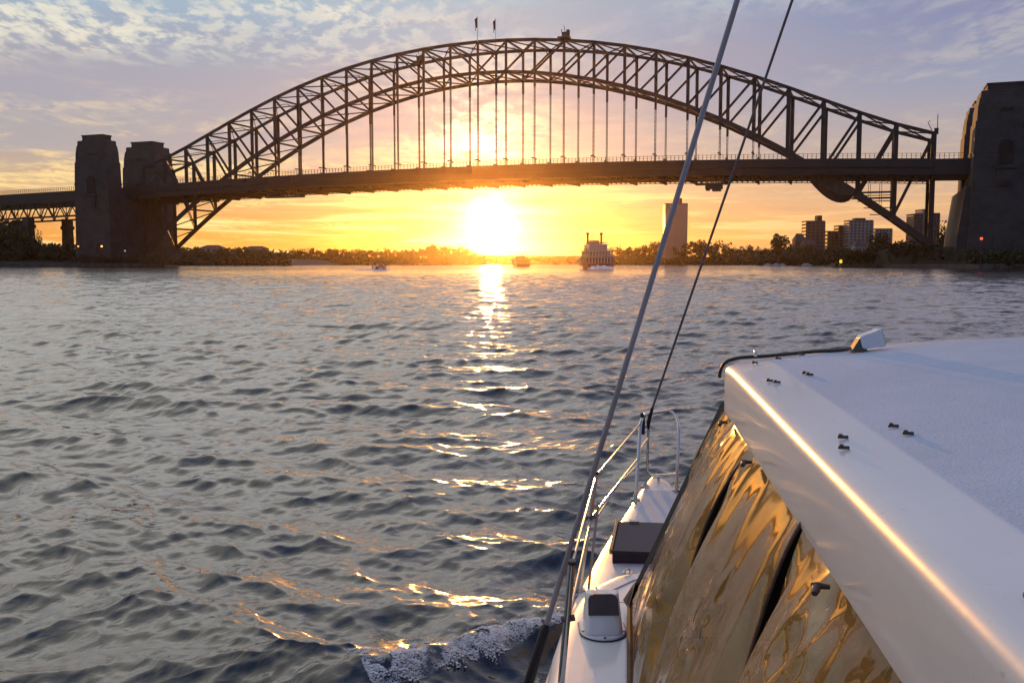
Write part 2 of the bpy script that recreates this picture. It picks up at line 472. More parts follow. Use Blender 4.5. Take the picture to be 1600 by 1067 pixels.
for i in range(28):
    for k in range(1, 6):
        u = U[i] + k * DX_ / 6; zd = zdeck(u)
        mb.beam((u, -17, zd - 8.6), (u, 17, zd - 8.6), .45, 1.3)
strip(mb, us_m, -17.3, -16.7, lambda u: zdeck(u) - 9.7, lambda u: zdeck(u) - 9.3)
strip(mb, us_m, 16.7, 17.3, lambda u: zdeck(u) - 9.7, lambda u: zdeck(u) - 9.3)
mb.build('cross_girders', M_DECK, bridge)


def railing(ulist, v, name='railing'):
    mb = MB()
    for k in range(len(ulist) - 1):
        a, b = ulist[k], ulist[k + 1]
        mb.beam((a, v, zdeck(a) + 2.3), (b, v, zdeck(b) + 2.3), .12, .16)
        mb.beam((a, v, zdeck(a) + 1.1), (b, v, zdeck(b) + 1.1), .1, .1)
        n = max(1, int((b - a) / 2.0))
        for j in range(n):
            u = a + (b - a) * j / n; mb.beam((u, v, zdeck(u) - .5), (u, v, zdeck(u) + 2.5), .26, .2, up=(0, 1, 0))
    mb.build(name, M_STEEL, bridge)
railing([-257 + k * 524 / 60 for k in range(61)], -24.2)
railing([-257 + k * 524 / 60 for k in range(61)], 24.2)
# end portals
for s in (-1, 1):
    mb = MB(); u = s * (HALF + .4); zt = ztop(HALF)
    mb.beam((u, -VT, zt - 2), (u, VT, zt - 2), 1.4, 3.0); mb.beam((u, -VT, zt - 12), (u, 0, zt - 3), .7, .9); mb.beam((u, VT, zt - 12), (u, 0, zt - 3), .7, .9)
    mb.build('portal_frame', M_STEEL, bridge)
mb = MB(); mb.tube([(HALF + 1.5, -VT, 68), (HALF + 1.5, -VT, 78)], .22, 6); mb.tube([(HALF - 1, -VT, 70), (HALF - 3, -VT, 74), (HALF - 2, -VT, 75)], .2, 6)
mb.box((HALF + 1.0, -VT - .6, 69.5), (2.0, 1.6, 3)); mb.build('end_mast', M_STEEL, bridge)


def pylon(u0, u1, v0, v1, zt=89.0, base=5.0):
    """tapering granite tower with stepped shoulders, cap, arch opening and sill, all four faces"""
    e = empty('pylon', parent=bridge)
    uc, vc = (u0 + u1) / 2, (v0 + v1) / 2; hu, hv = (u1 - u0) / 2, (v1 - v0) / 2
    k = zt / 89.0
    mb = MB()
    prof = [(base, 1.0), (16, .99), (16.01, .965), (55.5, .93), (55.51, .945), (57, .945), (57.01, .925), (71 * k, .90), (71.01 * k, .865), (77 * k, .85), (82 * k, .80), (82.01 * k, .775), (85.4 * k, .755)]
    rings = [[(uc + a * hu * s, vc + b * hv * s, z) for a, b in ((-1, -1), (1, -1), (1, 1), (-1, 1))] for z, s in prof]
    mb.loft(rings); mb.build('shaft', M_GRANITE, e)
    mb = MB(); c = .57
    mb.box((uc, vc, 87.0 * k), (2 * hu * c, 2 * hv * c, 3.4 * k)); mb.box((uc, vc, 88.8 * k), (2 * hu * (c + .03), 2 * hv * (c + .03), .9 * k)); mb.build('cap', M_GRANITE, e)
    # dark blocks for the shaded arched openings, and sill blocks, on the wide faces
    for s in (-1, 1):
        vf = vc + s * hv * .945
        mb = MB(); w = 3.1; pts = [(-w, 49.5), (w, 49.5), (w, 58.5)] + [(w * math.cos(R(a)), 58.5 + w * math.sin(R(a))) for a in range(15, 180, 15)] + [(-w, 58.5)]
        mb.loft([[(uc + a, vf - .6, z) for a, z in pts], [(uc + a, vf + .6, z) for a, z in pts]]); mb.build('arch_shade', M_RECSHADE, e)
        mb = MB(); mb.box((uc, vf + s * .2, 48.6), (9.5, 2.4, 1.5)); mb.box((uc, vf + s * .1, 43.5), (7.0, 1.6, 7.4)); mb.box((uc, vf + s * .6, 43.5), (4.6, 1.6, 4.6))
        mb.build('balcony', M_GRANITE, e)
        mb = MB(); mb.box((uc, vc + s * hv * .86, 76 * k), (5.2, 1.0, 1.3)); mb.build('slot', M_RECSHADE, e)
        mb = MB(); mb.box((uc, vf + s * .2, 12), (8, 2.2, 9)); mb.build('doorway_block', M_GRANITE, e)
    return e
pylon(-288.5, -257.5, -42.2, -28.5)
pylon(-304.5, -270.5, 19.3, 41, zt=92.5)
pylon(267.0, 297.0, -37.8, -12)
pylon(267.0, 297.0, 16, 40)
# abutment towers under the deck
mb = MB(); mb.prism([(-256.5, -33), (-257, 9), (-280, 36), (-304, 36), (-287, -33)], -2, 52); mb.build('abutment', M_GRANITE, bridge)
mb = MB(); rings = []
for z, du in ((-2, 4.5), (16, 5.5), (40, 8.6), (40.1, 10.5), (44, 12), (50, 13)): rings.append([(257 + du, -33, z), (320, -33, z), (320, 45, z), (257 + du, 45, z)])
mb.loft(rings); mb.build('abutment', M_GRANITE, bridge)

# approach viaducts
us_l = [-251.5 - k * 10 for k in range(0, 32)][::-1]
us_r = [251.5 + k * 10 for k in range(0, 12)]
for us in (us_l, us_r):
    mb = MB(); strip(mb, us, -24.4, 18.5, lambda u: zdeck(u) - 8.0, lambda u: zdeck(u) - .4); mb.build('approach_deck', M_DECK, bridge)
railing([-560 + k * 10 for k in range(31)], -24.2)
for v in (-22, 14):
    mb = MB()
    mb.beam((-285, v, 36.8), (-555, v, 30.5), 1.0, 1.3)
    n = 44
    for k in range(n):
        a = -285 - 270 * k / n; b = -285 - 270 * (k + 1) / n
        zl = lambda u: 36.8 - 6.3 * (-285 - u) / 270
        if k % 2: mb.beam((a, v, zl(a)), (b, v, zdeck(b) - 8), .5, .7)
        else: mb.beam((a, v, zdeck(a) - 8), (b, v, zl(b)), .5, .7)
        if k % 2 == 0: mb.beam((b, v, zl(b)), (b, v, zdeck(b) - 8), .4, .4)
    mb.build('viaduct_truss', M_STEEL, bridge)
for uu in (-352, -402, -452):
    for vv in (-22, 14):
        mb = MB(); rings = []
        for z, hu, hv in ((0, 3.4, 3.4), (28, 2.8, 2.8), (28.1, 3.5, 3.5), (30.5, 3.5, 3.5), (30.6, 2.9, 2.9), (36, 2.8, 2.8)):
            rings.append([(uu - hu, vv - hv, z), (uu + hu, vv - hv, z), (uu + hu, vv + hv, z), (uu - hu, vv + hv, z)])
        mb.loft(rings); mb.build('viaduct_pier', M_GRANITE, bridge)

# containment sheeting hung under the northern lower chord, scaffold beside it
mb = MB(); rings = []
for k, u in enumerate(np.linspace(185, 214, 14)):
    zc = zbot(u); s = math.sin(math.pi * min(1, (k + .4) / 13.4)) ** .7
    drop = 2 + 12.5 * s * (0.62 + .38 * k / 13); rings.append([(u, -VT - 3.2, zc + .5), (u, -VT - 3.8 + .4 * math.sin(k * 2.1), zc - drop * .6), (u, -VT, zc - drop), (u, -VT + 3.8, zc - drop * .6), (u, -VT + 3.2, zc + .5)])
mb.loft(rings)
M_SHEET = pmat('containment_sheet', (.12, .08, .06), .9, var=.4, vscale=.5, stretch=(2, 1, .3))
sh = mb.build('containment_sheet', M_SHEET, None, smooth=True, M=Matrix.Translation((BX, BY, 0)) @ Matrix.Rotation(-BTH, 4, 'Z'))
tag(sh, 'brown sagging work sheeting wrapped round the lower arch at the right', 'sheeting')
BM = Matrix.Translation((BX, BY, 0)) @ Matrix.Rotation(-BTH, 4, 'Z')
mb = MB()
for k, z in enumerate((28, 31.5, 35, 38)):
    u0, u1 = 213 + (38 - z) * .9, 233; mb.beam((u0, -13, z), (u1, -13, z), 2.4, .35)
    if k > 1: mb.beam((u0 - 3, -13, z + 1.6), (u1 - 1, -13, z + 1.6), 1.6, .9)
for u in (216, 222, 227.5, 233): mb.beam((u, -13, zbot(u)), (u, -13, 44), .25, .25); mb.beam((u - 1, -11, zbot(u)), (u - 1, -11, 44), .25, .25)
mb.box((206, -13, 42.5), (7, 4, 4))
sf = mb.build('scaffold', M_STEEL, None, M=BM); tag(sf, 'dark scaffold platforms above the lower chord at the right end', 'scaffold')
# travelling work gantries
def gantry(u0, u1, z, v, label, bits):
    e = empty('work_gantry', tuple(BM @ Vector(((u0 + u1) / 2, v, z))), -BTH); tag(e, label, 'gantry', 'work gantries under the deck')
    mb = MB(); L = u1 - u0; mb.beam((-L / 2, 0, 0), (L / 2, 0, 0), 4, 1.1); mb.beam((-L / 2, 0, 2.6), (L / 2, 0, 2.6), 3.6, .4)
    n = int(L / 3)
    for k in range(n): a = -L / 2 + k * L / n; mb.beam((a, -1.8, 0), (a + L / n, -1.8, 2.6), .3, .35); mb.beam((a, 1.8, 0), (a, 1.8, 2.8), .3, .35)
    mb.build('walkway', M_STEEL, e)
    if bits:
        mb = MB(); mb.box((1, 0, -1.6), (9, 5, 2.4)); mb.box((2.5, 0, -3.3), (4.5, 4, 1.6)); mb.box((-2.5, 1, -3), (2, 3, 1.1)); mb.build('cabin', M_STEEL, e)
gantry(-150, -122, 45.6, -17, 'long latticed work gantry slung under the deck at the left', 0)
gantry(131, 149, 46.2, -15, 'compact dark work gantry under the deck behind the rigging', 1)

# on the top chords: two creeper cranes, two flags, small box
def crane(i, v, label):
    e = empty('creeper_crane', tuple(BM @ Vector((U[i], v, ztop(U[i]) + .7))), -BTH); tag(e, label, 'crane', 'creeper cranes on the arch')
    mb = MB(); mb.box((0, 0, .6), (7, 4, 1.2)); mb.box((1.2, 0, 2.4), (3.6, 3, 2.4)); mb.box((2.4, 0, 4.2), (1.6, 2, 1.4)); mb.build('cab', M_STEEL, e)
    mb = MB(); mb.beam((-1, 0, 1), (-1.6, 0, 5.5), .4, .4); mb.beam((.6, 0, 3.5), (-.1, 0, 7.4), .3, .3); mb.build('jib', M_STEEL, e)
    return e
crane(11, 15, 'small crane sitting on the left shoulder of the arch'); crane(17, -15, 'small crane sitting on the right shoulder of the arch top')
M_FLAG_R = pmat('flag_cloth', (.10, .05, .06), .8, var=.5, vscale=.6)
M_POLE = pmat('pole_paint', (.5, .5, .5), .5)
def flagpole(i, v, h, label):
    e = empty('flagpole', tuple(BM @ Vector((U[i], v, ztop(U[i])))), -BTH); tag(e, label, 'flagpole', 'flags on the arch')
    mb = MB(); mb.tube([(0, 0, 0), (0, 0, h)], [.22, .1], 6); mb.build('pole', M_POLE, e)
    P = [[(-.1 - 2.3 * s * (1 - .12 * k) + .25 * math.sin(3 * s + k), .3 * math.sin(5 * s + k * .8), h - .3 - 5.8 * s * .9 - 2.0 * k / 3 * (1 - .4 * s) * 2.0) for k in range(4)] for s in np.linspace(0, 1, 8)]
    P = [[(-(.15 + 1.9 * s * .8) + .2 * math.sin(6 * s + k), .25 * math.sin(5 * s + k), h - .4 - 2.2 * k - 2.3 * s) for k in range(4)] for s in np.linspace(0, 1, 8)]
    mb = MB(); mb.grid(P); mb.build('flag', M_FLAG_R, e, smooth=True)
flagpole(14, 14, 21, 'taller flagpole with drooping dark flag at the arch crown')
flagpole(14, -15.5, 15.5, 'shorter flagpole with drooping dark flag at the arch crown')

# ------------------------------------------------------------------ land and trees
def leaf_cloud(n, rx, ry, rz, size, g, cz=0.0, lobes=5):
    """leaf-sized faces gathered in clumps through a crown's volume"""
    V, F = [], []
    cl = []
    for k in range(lobes):
        a = g.random() * 6.283; q = math.sqrt(g.random()) * .68
        cl.append((q * math.cos(a) * rx, q * math.sin(a) * ry, cz + (g.random() * 1.3 - .55) * rz * .75, (.34 + .3 * g.random())))
    for k in range(n):
        c = cl[k % lobes]
        d = g.normal(size=3); d /= np.linalg.norm(d); q = g.random() ** .33
        p = np.array([c[0] + d[0] * rx * c[3] * q, c[1] + d[1] * ry * c[3] * q, c[2] + d[2] * rz * c[3] * q * 1.1])
        a = g.normal(size=3); a /= np.linalg.norm(a); b = np.cross(a, g.normal(size=3)); b /= np.linalg.norm(b)
        s = size * (.6 + .8 * g.random()); i = len(V)
        V += [p - a * s, p + b * s * .6, p + a * s, p - b * s * .6]; F.append((i, i + 1, i + 2, i + 3))
    return [tuple(v) for v in V], F


def woods(name, pts, hmin, hmax, leaf, per, label, mat, seed):
    """pts: (x, y, ground z); one mass of crowns"""
    g = np.random.default_rng(seed); mb = MB()
    for x, y, z in pts:
        h = hmin + (hmax - hmin) * g.random(); r = h * (.42 + .25 * g.random())
        V, F = leaf_cloud(per, r, r, h * .5, leaf, g, lobes=5)
        mb.add([(x + a, y + b, z + h * .5 + c) for a, b, c in V], F)
    o = mb.build(name, mat); tag(o, label, 'woods', kind='stuff'); return o


def land(name, ypts, depth, hfun, nx=60, ny=14, z0=-1.0, mat=None):
    """strip of shore: ypts = [(x, y_coast)], going back by depth, height hfun(s, x)"""
    xs = np.linspace(ypts[0][0], ypts[-1][0], nx); ys = np.interp(xs, [p[0] for p in ypts], [p[1] for p in ypts])
    P = []
    for j in range(ny):
        s = j / (ny - 1); row = []
        for x, y in zip(xs, ys):
            edge = min(1, (x - xs[0]) / 25, (xs[-1] - x) / 25)
            z = z0 if j == 0 else max(z0, hfun(s, x) * max(0, edge) + (.8 * mnoise.noise(Vector((x * .03, y * .03 + s * 6, 0))) if j > 1 else 0))
            row.append((x, y + (0 if j == 0 else 1.5 + s * depth), z))
        P.append(row)
    mb = MB(); mb.grid(P); o = mb.build(name, mat or M_LAND, smooth=True); o['kind'] = 'structure'; return o

# left point (near, dark)
CL = [(-900, 655), (-420, 640), (-285, 632), (-252, 650), (-240, 760), (-222, 960)]
hl = lambda s, x: 2.6 + 3 * min(1, s * 1.4)
land('shore', [(-900, 655), (-420, 640), (-285, 632), (-250, 655)], 60, hl)
land('shore', [(-330, 940), (-225, 900)], 500, lambda s, x: 2 + 5 * min(1, s * 2))
mb = MB(); mb.prism([(-620, 629), (-300, 622), (-248, 640), (-243, 655), (-300, 662), (-620, 662)], -1, 2.6); o = mb.build('seawall', M_ROCK); tag(o, 'low sandstone seawall below the left pylons', 'seawall')
g = np.random.default_rng(3)
def scatter(n, x0, x1, y0, y1, z): return [(x0 + (x1 - x0) * g.random(), y0 + (y1 - y0) * g.random(), z) for _ in range(n)]
pts = []
for px in range(-30, 124, 4):
    top = np.interp(px, [-30, 0, 35, 50, 58, 68, 90, 110, 124], [338, 340, 350, 372, 379, 380, 382, 384, 386])
    for k in range(2):
        Y = 655 + 60 * g.random(); h = wz(top, Y); pts += [(wx(px + 6 * g.random(), Y), Y, 2 + (h - 14) * q * .9) for q in ((1, .5, 0) if h > 24 else (1, 0.3))]
woods('woods', [(x, y, max(2, z)) for x, y, z in pts], 10, 13, 1.1, 110, 'dark mass of trees under the left viaduct', M_FOLIAGE, 21)
pts = []
for px in range(118, 262, 4):
    Y = 636 + 16 * g.random(); pts.append((wx(px, Y), Y, 1.5))
woods('woods', pts, 5, 9, .7, 90, 'dark low trees along the foot of the left pylons', M_FOLIAGE, 22)
pts = []
for px in range(255, 448, 4):
    top = np.interp(px, [255, 300, 330, 370, 420, 440, 448], [384, 385, 388, 383, 388, 394, 402])
    for k in range(2):
        Y = 930 + 80 * g.random(); h = wz(top + 3 * g.random(), Y)
        pts += [(wx(px + 4 * g.random(), Y), Y, max(2, h - 13)), (wx(px + 4 * g.random(), Y), Y - 20, 2.), (wx(px + 4 * g.random(), 905), 898 + 8 * g.random(), -5)]
woods('woods', pts, 9, 14, 1.4, 90, 'dark wooded point between the left pylon and the far shore', M_FOLIAGE, 23)
# far shore, left of the sun
FL = [(-305, 1240), (-25, 1260)]
land('far_shore', FL, 300, lambda s, x: 2 + 8 * min(1, s * 2), nx=40)
pts = []
for px in range(440, 760, 5):
    top = np.interp(px, [440, 470, 530, 600, 650, 677, 700, 725, 745, 760], [392, 390, 390, 390, 388, 382, 387, 386, 397, 403])
    Y = 1262 + 30 * g.random(); h = wz(top + 2 * g.random(), Y)
    pts += [(wx(px + 3 * g.random(), Y), Y, max(1, h - 11)), (wx(px + 3 * g.random(), Y), Y - 8, max(1, h - 17)), (wx(px + 5 * g.random(), Y), Y - 14, 0.5), (wx(px + 5 * g.random(), Y), Y - 18, -5)]
for px in range(440, 772, 4): pts += [(wx(px + 3 * g.random(), 1243), 1240 + 5 * g.random(), -5)]
woods('far_woods', pts, 8, 15, 1.4, 110, 'hazy wooded far shore left of the setting sun', M_FAR_FOLIAGE, 24)
# very far shore under and right of the sun
land('far_shore', [(-140, 1500), (330, 1500)], 200, lambda s, x: 3 + 12 * min(1, s * 2), nx=40)
pts = []
for px in range(742, 960, 4):
    top = np.interp(px, [742, 780, 830, 900, 960], [404, 403, 401, 401, 399]); Y = 1506 + 30 * g.random(); h = wz(top, Y)
    pts += [(wx(px + 3 * g.random(), Y), Y, max(1, h - 9)), (wx(px, Y), Y - 8, -4)]
woods('far_woods', pts, 7, 9, 1.4, 90, 'low hazy shoreline under the sun and behind the ferries', M_FAR_FOLIAGE, 25)
# right-hand far shore with the tall tower
land('far_shore', [(125, 1262), (300, 1200), (560, 1190)], 200, lambda s, x: 2 + 8 * min(1, s * 2), nx=40)
pts = []
for px in range(938, 1240, 5):
    top = np.interp(px, [938, 960, 990, 1030, 1090, 1110, 1150, 1180, 1210, 1240], [398, 387, 383, 379, 375, 380, 382, 386, 386, 380])
    Y = np.interp(px, [938, 1100, 1240], [1290, 1235, 1220]) + 40 * g.random(); h = wz(top + 3 * g.random(), Y)
    pts += [(wx(px + 3 * g.random(), Y), Y, max(1, h - 13)), (wx(px + 3 * g.random(), Y), Y - 12, max(1, h - 20)), (wx(px + 5 * g.random(), Y), Y - 20, .5)]
    Y = np.interp(px, [946, 1167, 1240], [1261, 1199, 1196]); pts += [(wx(px + 4 * g.random(), Y), Y + 2 - 4 * g.random(), -5), (wx(px + 4 * g.random(), Y), Y + 6, -2)]
woods('far_woods', pts, 8, 17, 1.4, 110, 'wooded headland round the foot of the tall tower', M_FAR_FOLIAGE, 26)
# bay shore with the flats, then the near right foreshore
land('shore', [(280, 1010), (560, 960), (700, 940)], 60, lambda s, x: 2 + 9 * min(1, s * 1.6), nx=40)
pts = []
for px in range(1186, 1480, 4):
    top = np.interp(px, [1190, 1230, 1290, 1330, 1400, 1480], [388, 384, 382, 384, 378, 372]); Y = 980 + 40 * g.random(); h = wz(top + 5 * g.random(), Y)
    pts += [(wx(px + 3 * g.random(), Y), Y, max(2, h - 10)), (wx(px + 3 * g.random(), Y), Y - 12, max(2, h - 16)), (wx(px + 5 * g.random(), Y), Y - 18, 1.5), (wx(px + 5 * g.random(), 970), 975 - 8 * g.random(), -3), (wx(px + 5 * g.random(), 1000), 1003 - 6 * g.random(), -3)]
woods('woods', pts, 8, 12, 1.2, 90, 'dark trees along the bay below the flats', M_FOLIAGE, 27)
land('shore', [(187, 545), (208, 532), (222, 447), (330, 425), (600, 385)], 24, lambda s, x: 2.6 + 8 * min(1, s * 1.2), nx=50)
mb = MB(); mb.prism([(188, 543), (206, 531), (220, 445), (330, 423), (600, 383), (600, 391), (330, 431), (225, 453), (212, 534), (190, 549)], -1, 2.2); o = mb.build('seawall', M_ROCK); tag(o, 'low dark seawall along the right foreshore', 'seawall')
pts = []
for px in range(1307, 1644, 4):
    top = np.interp(px, [1306, 1350, 1380, 1420, 1460, 1480, 1560, 1640], [400, 386, 378, 374, 378, 383, 388, 388]); Y = np.interp(px, [1307, 1375, 1450, 1530, 1644], [548, 536, 491, 451, 439]) + 3 * g.random(); h = wz(top + 5 * g.random(), Y)
    pts += [(wx(px + 3 * g.random(), Y), Y + 8, max(2, h - 7.5)), (wx(px + 3 * g.random(), Y), Y, max(2, h - 11)), (wx(px + 5 * g.random(), Y), Y - 1.5, 0.0), (wx(px + 4 * g.random(), Y), Y - 2.5 - g.random(), -3.2)]
woods('woods', pts, 6, 8.5, .8, 90, 'black foreshore trees at the foot of the right pylon', M_FOLIAGE, 28)


# single trees one can tell apart
def tree(px, topy, Y, width, label, gz=2.0, seed=1, narrow=1.0):
    gg = np.random.default_rng(seed); h = wz(topy, Y) - gz; r = width / 1470 * Y / 2
    e = empty('shore_tree', (wx(px, Y), Y, gz)); tag(e, label, 'tree')
    mb = MB(); mb.tube([(0, 0, -1), (.2, 0, h * .3), (.4, 0, h * .6)], [h * .04, h * .03, h * .015], 7)
    for k in range(6): a = k * 1.05; mb.tube([(.2, 0, h * (.25 + .03 * k)), (r * .55 * math.cos(a), r * .55 * math.sin(a), h * (.55 + .04 * k))], [h * .018, h * .006], 5)
    mb.build('trunk', M_BARK, e)
    V, F = leaf_cloud(520, r, r, h * .40, max(.45, r * .13), gg, lobes=11); mb = MB(); mb.add([(a, b, h * .62 + c) for a, b, c in V], F); mb.build('crown', M_FOLIAGE, e)
tree(1213, 366, 950, 40, 'broad domed tree standing alone above the bay, left of the flats', seed=31, gz=4)
tree(64, 356, 668, 13, 'slim dark tree under the left viaduct between two piers', seed=32)
tree(110, 363, 668, 20, 'dark tree right of the pier, against the left pylon', seed=33)
tree(1372, 364, 560, 34, 'round dark tree beneath the foot of the arch at the right', seed=34)
tree(1470, 348, 575, 30, 'dark tree between the end post and the right pylon', seed=35)
tree(1096, 374, 1240, 22, 'tree crown just right of the tall tower', seed=36, gz=8)
tree(677, 381, 1270, 20, 'tallest far-shore tree left of the sun', seed=37, gz=6)

# ------------------------------------------------------------------ buildings
def bwin(name, wall, glass, sx=3.2, sz=3.0, fx=.55, fz=.55, rough=.8):
    m = bpy.data.materials.new(name); m.use_nodes = True
    return pmat(name, wall, rough, var=.25, vscale=.1)
M_CONC = pmat('tower_concrete', (.50, .42, .34), .8, var=.2, vscale=.05)
M_BRICK = pmat('flat_brick', (.16, .10, .075), .85, var=.25, vscale=.1)
M_PALE = pmat('flat_render', (.30, .29, .28), .8, var=.2, vscale=.1)
M_GLASS = pmat('dark_window_glass', (.03, .03, .035), .25)
M_ROOF = pmat('roof_sheet', (.06, .045, .04), .8, var=.2)


def block(name, px0, px1, topy, Y, gz, label, wall, nf, nx, depth=18, extras=(), rz=0.0, cat='building', ww=.55, wh=.5):
    x0, x1 = wx(px0, Y), wx(px1, Y); zt = wz(topy, Y); W = x1 - x0; Hh = zt - gz
    e = empty(name, ((x0 + x1) / 2, Y + depth / 2, gz), rz); tag(e, label, cat)
    mb = MB(); mb.box((0, 0, Hh / 2), (W, depth, Hh)); mb.build('wall', wall, e)
    mb = MB(); mb.box((0, 0, Hh + .35), (W + .5, depth + .5, .7))
    for (a, b, h) in extras: mb.box(((a + b - 1) * W / 2, 0, Hh + .7 + h / 2), ((b - a) * W, depth * .5, h))
    mb.build('roof', M_ROOF, e)
    fh = Hh / nf; fw = W / nx
    for k in range(nf):                    # a ribbon of glass to each storey on each visible face, piers in front
        mb = MB(); mb.box((0, -depth / 2 - .02, (k + .55) * fh), (W * .94, .3, fh * wh)); mb.build('window_band', M_GLASS, e)
        mb = MB(); mb.box((math.copysign(W / 2 + .02, -px0 + 800), 0, (k + .55) * fh), (.3, depth * .8, fh * wh)); mb.build('window_band', M_GLASS, e)
    for j in range(nx + 1):
        mb = MB(); mb.box((-W / 2 + j * fw * .999 + (.2 if j == 0 else -.2 if j == nx else 0), -depth / 2 - .2, Hh / 2), (fw * (1 - ww), .6, Hh)); mb.build('pier', wall, e)
    return e
block('apartment_tower', 1038, 1072, 318.5, 1250, 8, 'tall pale concrete apartment tower standing on the far shore behind the rigging', M_CONC, 24, 9, depth=22, extras=((.55, .78, 7),), ww=.62, wh=.42)
block('apartment_block', 1257.5, 1285, 346, 1050, 8, 'brown brick block of flats with a narrow lift tower on its roof', M_BRICK, 11, 4, extras=((.66, .93, 6),))
block('apartment_block', 1324, 1360, 345, 1040, 10, 'pale grey block of flats, widest and brightest of those on the right shore', M_PALE, 12, 6, extras=((.3, .75, 2.4),))
block('apartment_block', 1308, 1323, 353, 1060, 10, 'low brown flats joined to the left of the pale grey block', M_BRICK, 9, 3)
block('apartment_block', 1291, 1310, 362, 1070, 8, 'small dark flats between the brown block and the pale grey block', M_BRICK, 7, 4)
block('apartment_block', 1365, 1390, 358, 1080, 10, 'grey flats right of the pale block, partly behind the arch foot', M_PALE, 8, 5)
block('apartment_block', 1424, 1437, 335, 900, 10, 'dark brick tower behind the end post, lower left half', M_BRICK, 14, 3)
block('apartment_block', 1437.5, 1449, 328, 905, 10, 'grey tower slab directly behind the end post of the arch', M_PALE, 16, 3)
block('apartment_block', 1449.5, 1463, 334, 910, 10, 'dark flats just right of the end post', M_BRICK, 14, 3)
def house(px0, px1, topy, Y, gz, label, wall):
    x0, x1 = wx(px0, Y), wx(px1, Y); zt = wz(topy, Y); W = x1 - x0; Hh = zt - gz; D = 12
    e = empty('house', ((x0 + x1) / 2, Y, gz)); tag(e, label, 'house')
    mb = MB(); mb.box((0, 0, Hh * .36), (W, D, Hh * .72)); mb.build('wall', wall, e)
    mb = MB(); a = W / 2 + .5; b = D / 2 + .5; z = Hh * .72
    mb.add([(-a, -b, z), (a, -b, z), (a, b, z), (-a, b, z), (-a * .5, 0, Hh), (a * .5, 0, Hh)], [(0, 1, 5, 4), (2, 3, 4, 5), (1, 2, 5), (3, 0, 4), (3, 2, 1, 0)]); mb.build('roof', M_ROOF, e)
    for j in range(4):
        mb = MB(); mb.box((-W / 2 + (j + .5) * W / 4, -D / 2 - .02, Hh * .42), (W / 9, .2, Hh * .25)); mb.build('window', M_GLASS, e)
house(1238, 1254, 365, 1020, 9, 'brown gabled house right of the domed tree', M_BRICK)
house(1250, 1272, 374, 1000, 6, 'low brick house below the brown block of flats', M_BRICK)
house(1330, 1352, 376, 960, 6, 'pale house with dark roof under the grey flats', M_PALE)
house(318, 352, 383, 1010, 12, 'low pale-roofed house on the left wooded point', M_PALE)
house(385, 420, 384.5, 1040, 12, 'long low house among the trees of the left point', M_PALE)

# ------------------------------------------------------------------ boats and marks on the water
M_WHITE = pmat('boat_white', (.66, .62, .60), .35, var=.08, vscale=2)
M_RED = pmat('boat_red', (.35, .06, .04), .5, var=.2)
M_GLOWCREAM = pmat('boat_glow_cream', (.50, .29, .18), .5, var=.1)  # orange of the sunset glow is mixed into this cream
M_DARK = pmat('boat_dark', (.05, .04, .04), .5)
M_FOAM = pmat('foam_white', (.72, .72, .74), .9, bump=.6, bscale=14, var=.15, vscale=6)


def hullmesh(L, W, zk, zs, n=12, stern=.9):
    rings = []
    for i in range(n + 1):
        s = i / n; b = W / 2 * (1 - max(0, (s - .45) / .55) ** 2.4 * .98) * (stern + (1 - stern) * min(1, s * 4)); sh = zs + .10 * zs * max(0, s - .5) * 2
        y = -L / 2 + L * s
        rings.append([(-b, y, sh), (-b * .82, y, zk * .2), (-b * .4, y, zk), (b * .4, y, zk), (b * .82, y, zk * .2), (b, y, sh)])
    mb = MB(); mb.loft(rings); return mb


def foam_patch(x0, y0, W, L, h, name, label, seed, mat=M_FOAM, rz=0):
    mb = MB(); P = []; nx, ny = 28, 14
    for i in range(nx + 1):
        row = []
        for j in range(ny + 1):
            a, b = i / nx * 2 - 1, j / ny * 2 - 1; e = max(0, 1 - a * a) * max(0, 1 - b * b)
            nz = mnoise.noise(Vector((a * 4 + seed, b * 4, seed))) + .6 * mnoise.noise(Vector((a * 11, b * 11 + seed, 1)))
            row.append((a * W / 2 * (1 + .12 * nz), b * L / 2 * (1 + .15 * nz), h * e ** .5 * (.7 + .8 * nz) - .12 * h))
        P.append(row)
    mb.grid(P); o = mb.build(name, mat, smooth=True); o.location = (x0, y0, 0); o.rotation_euler = (0, 0, rz); tag(o, label, 'foam', kind='stuff'); return o


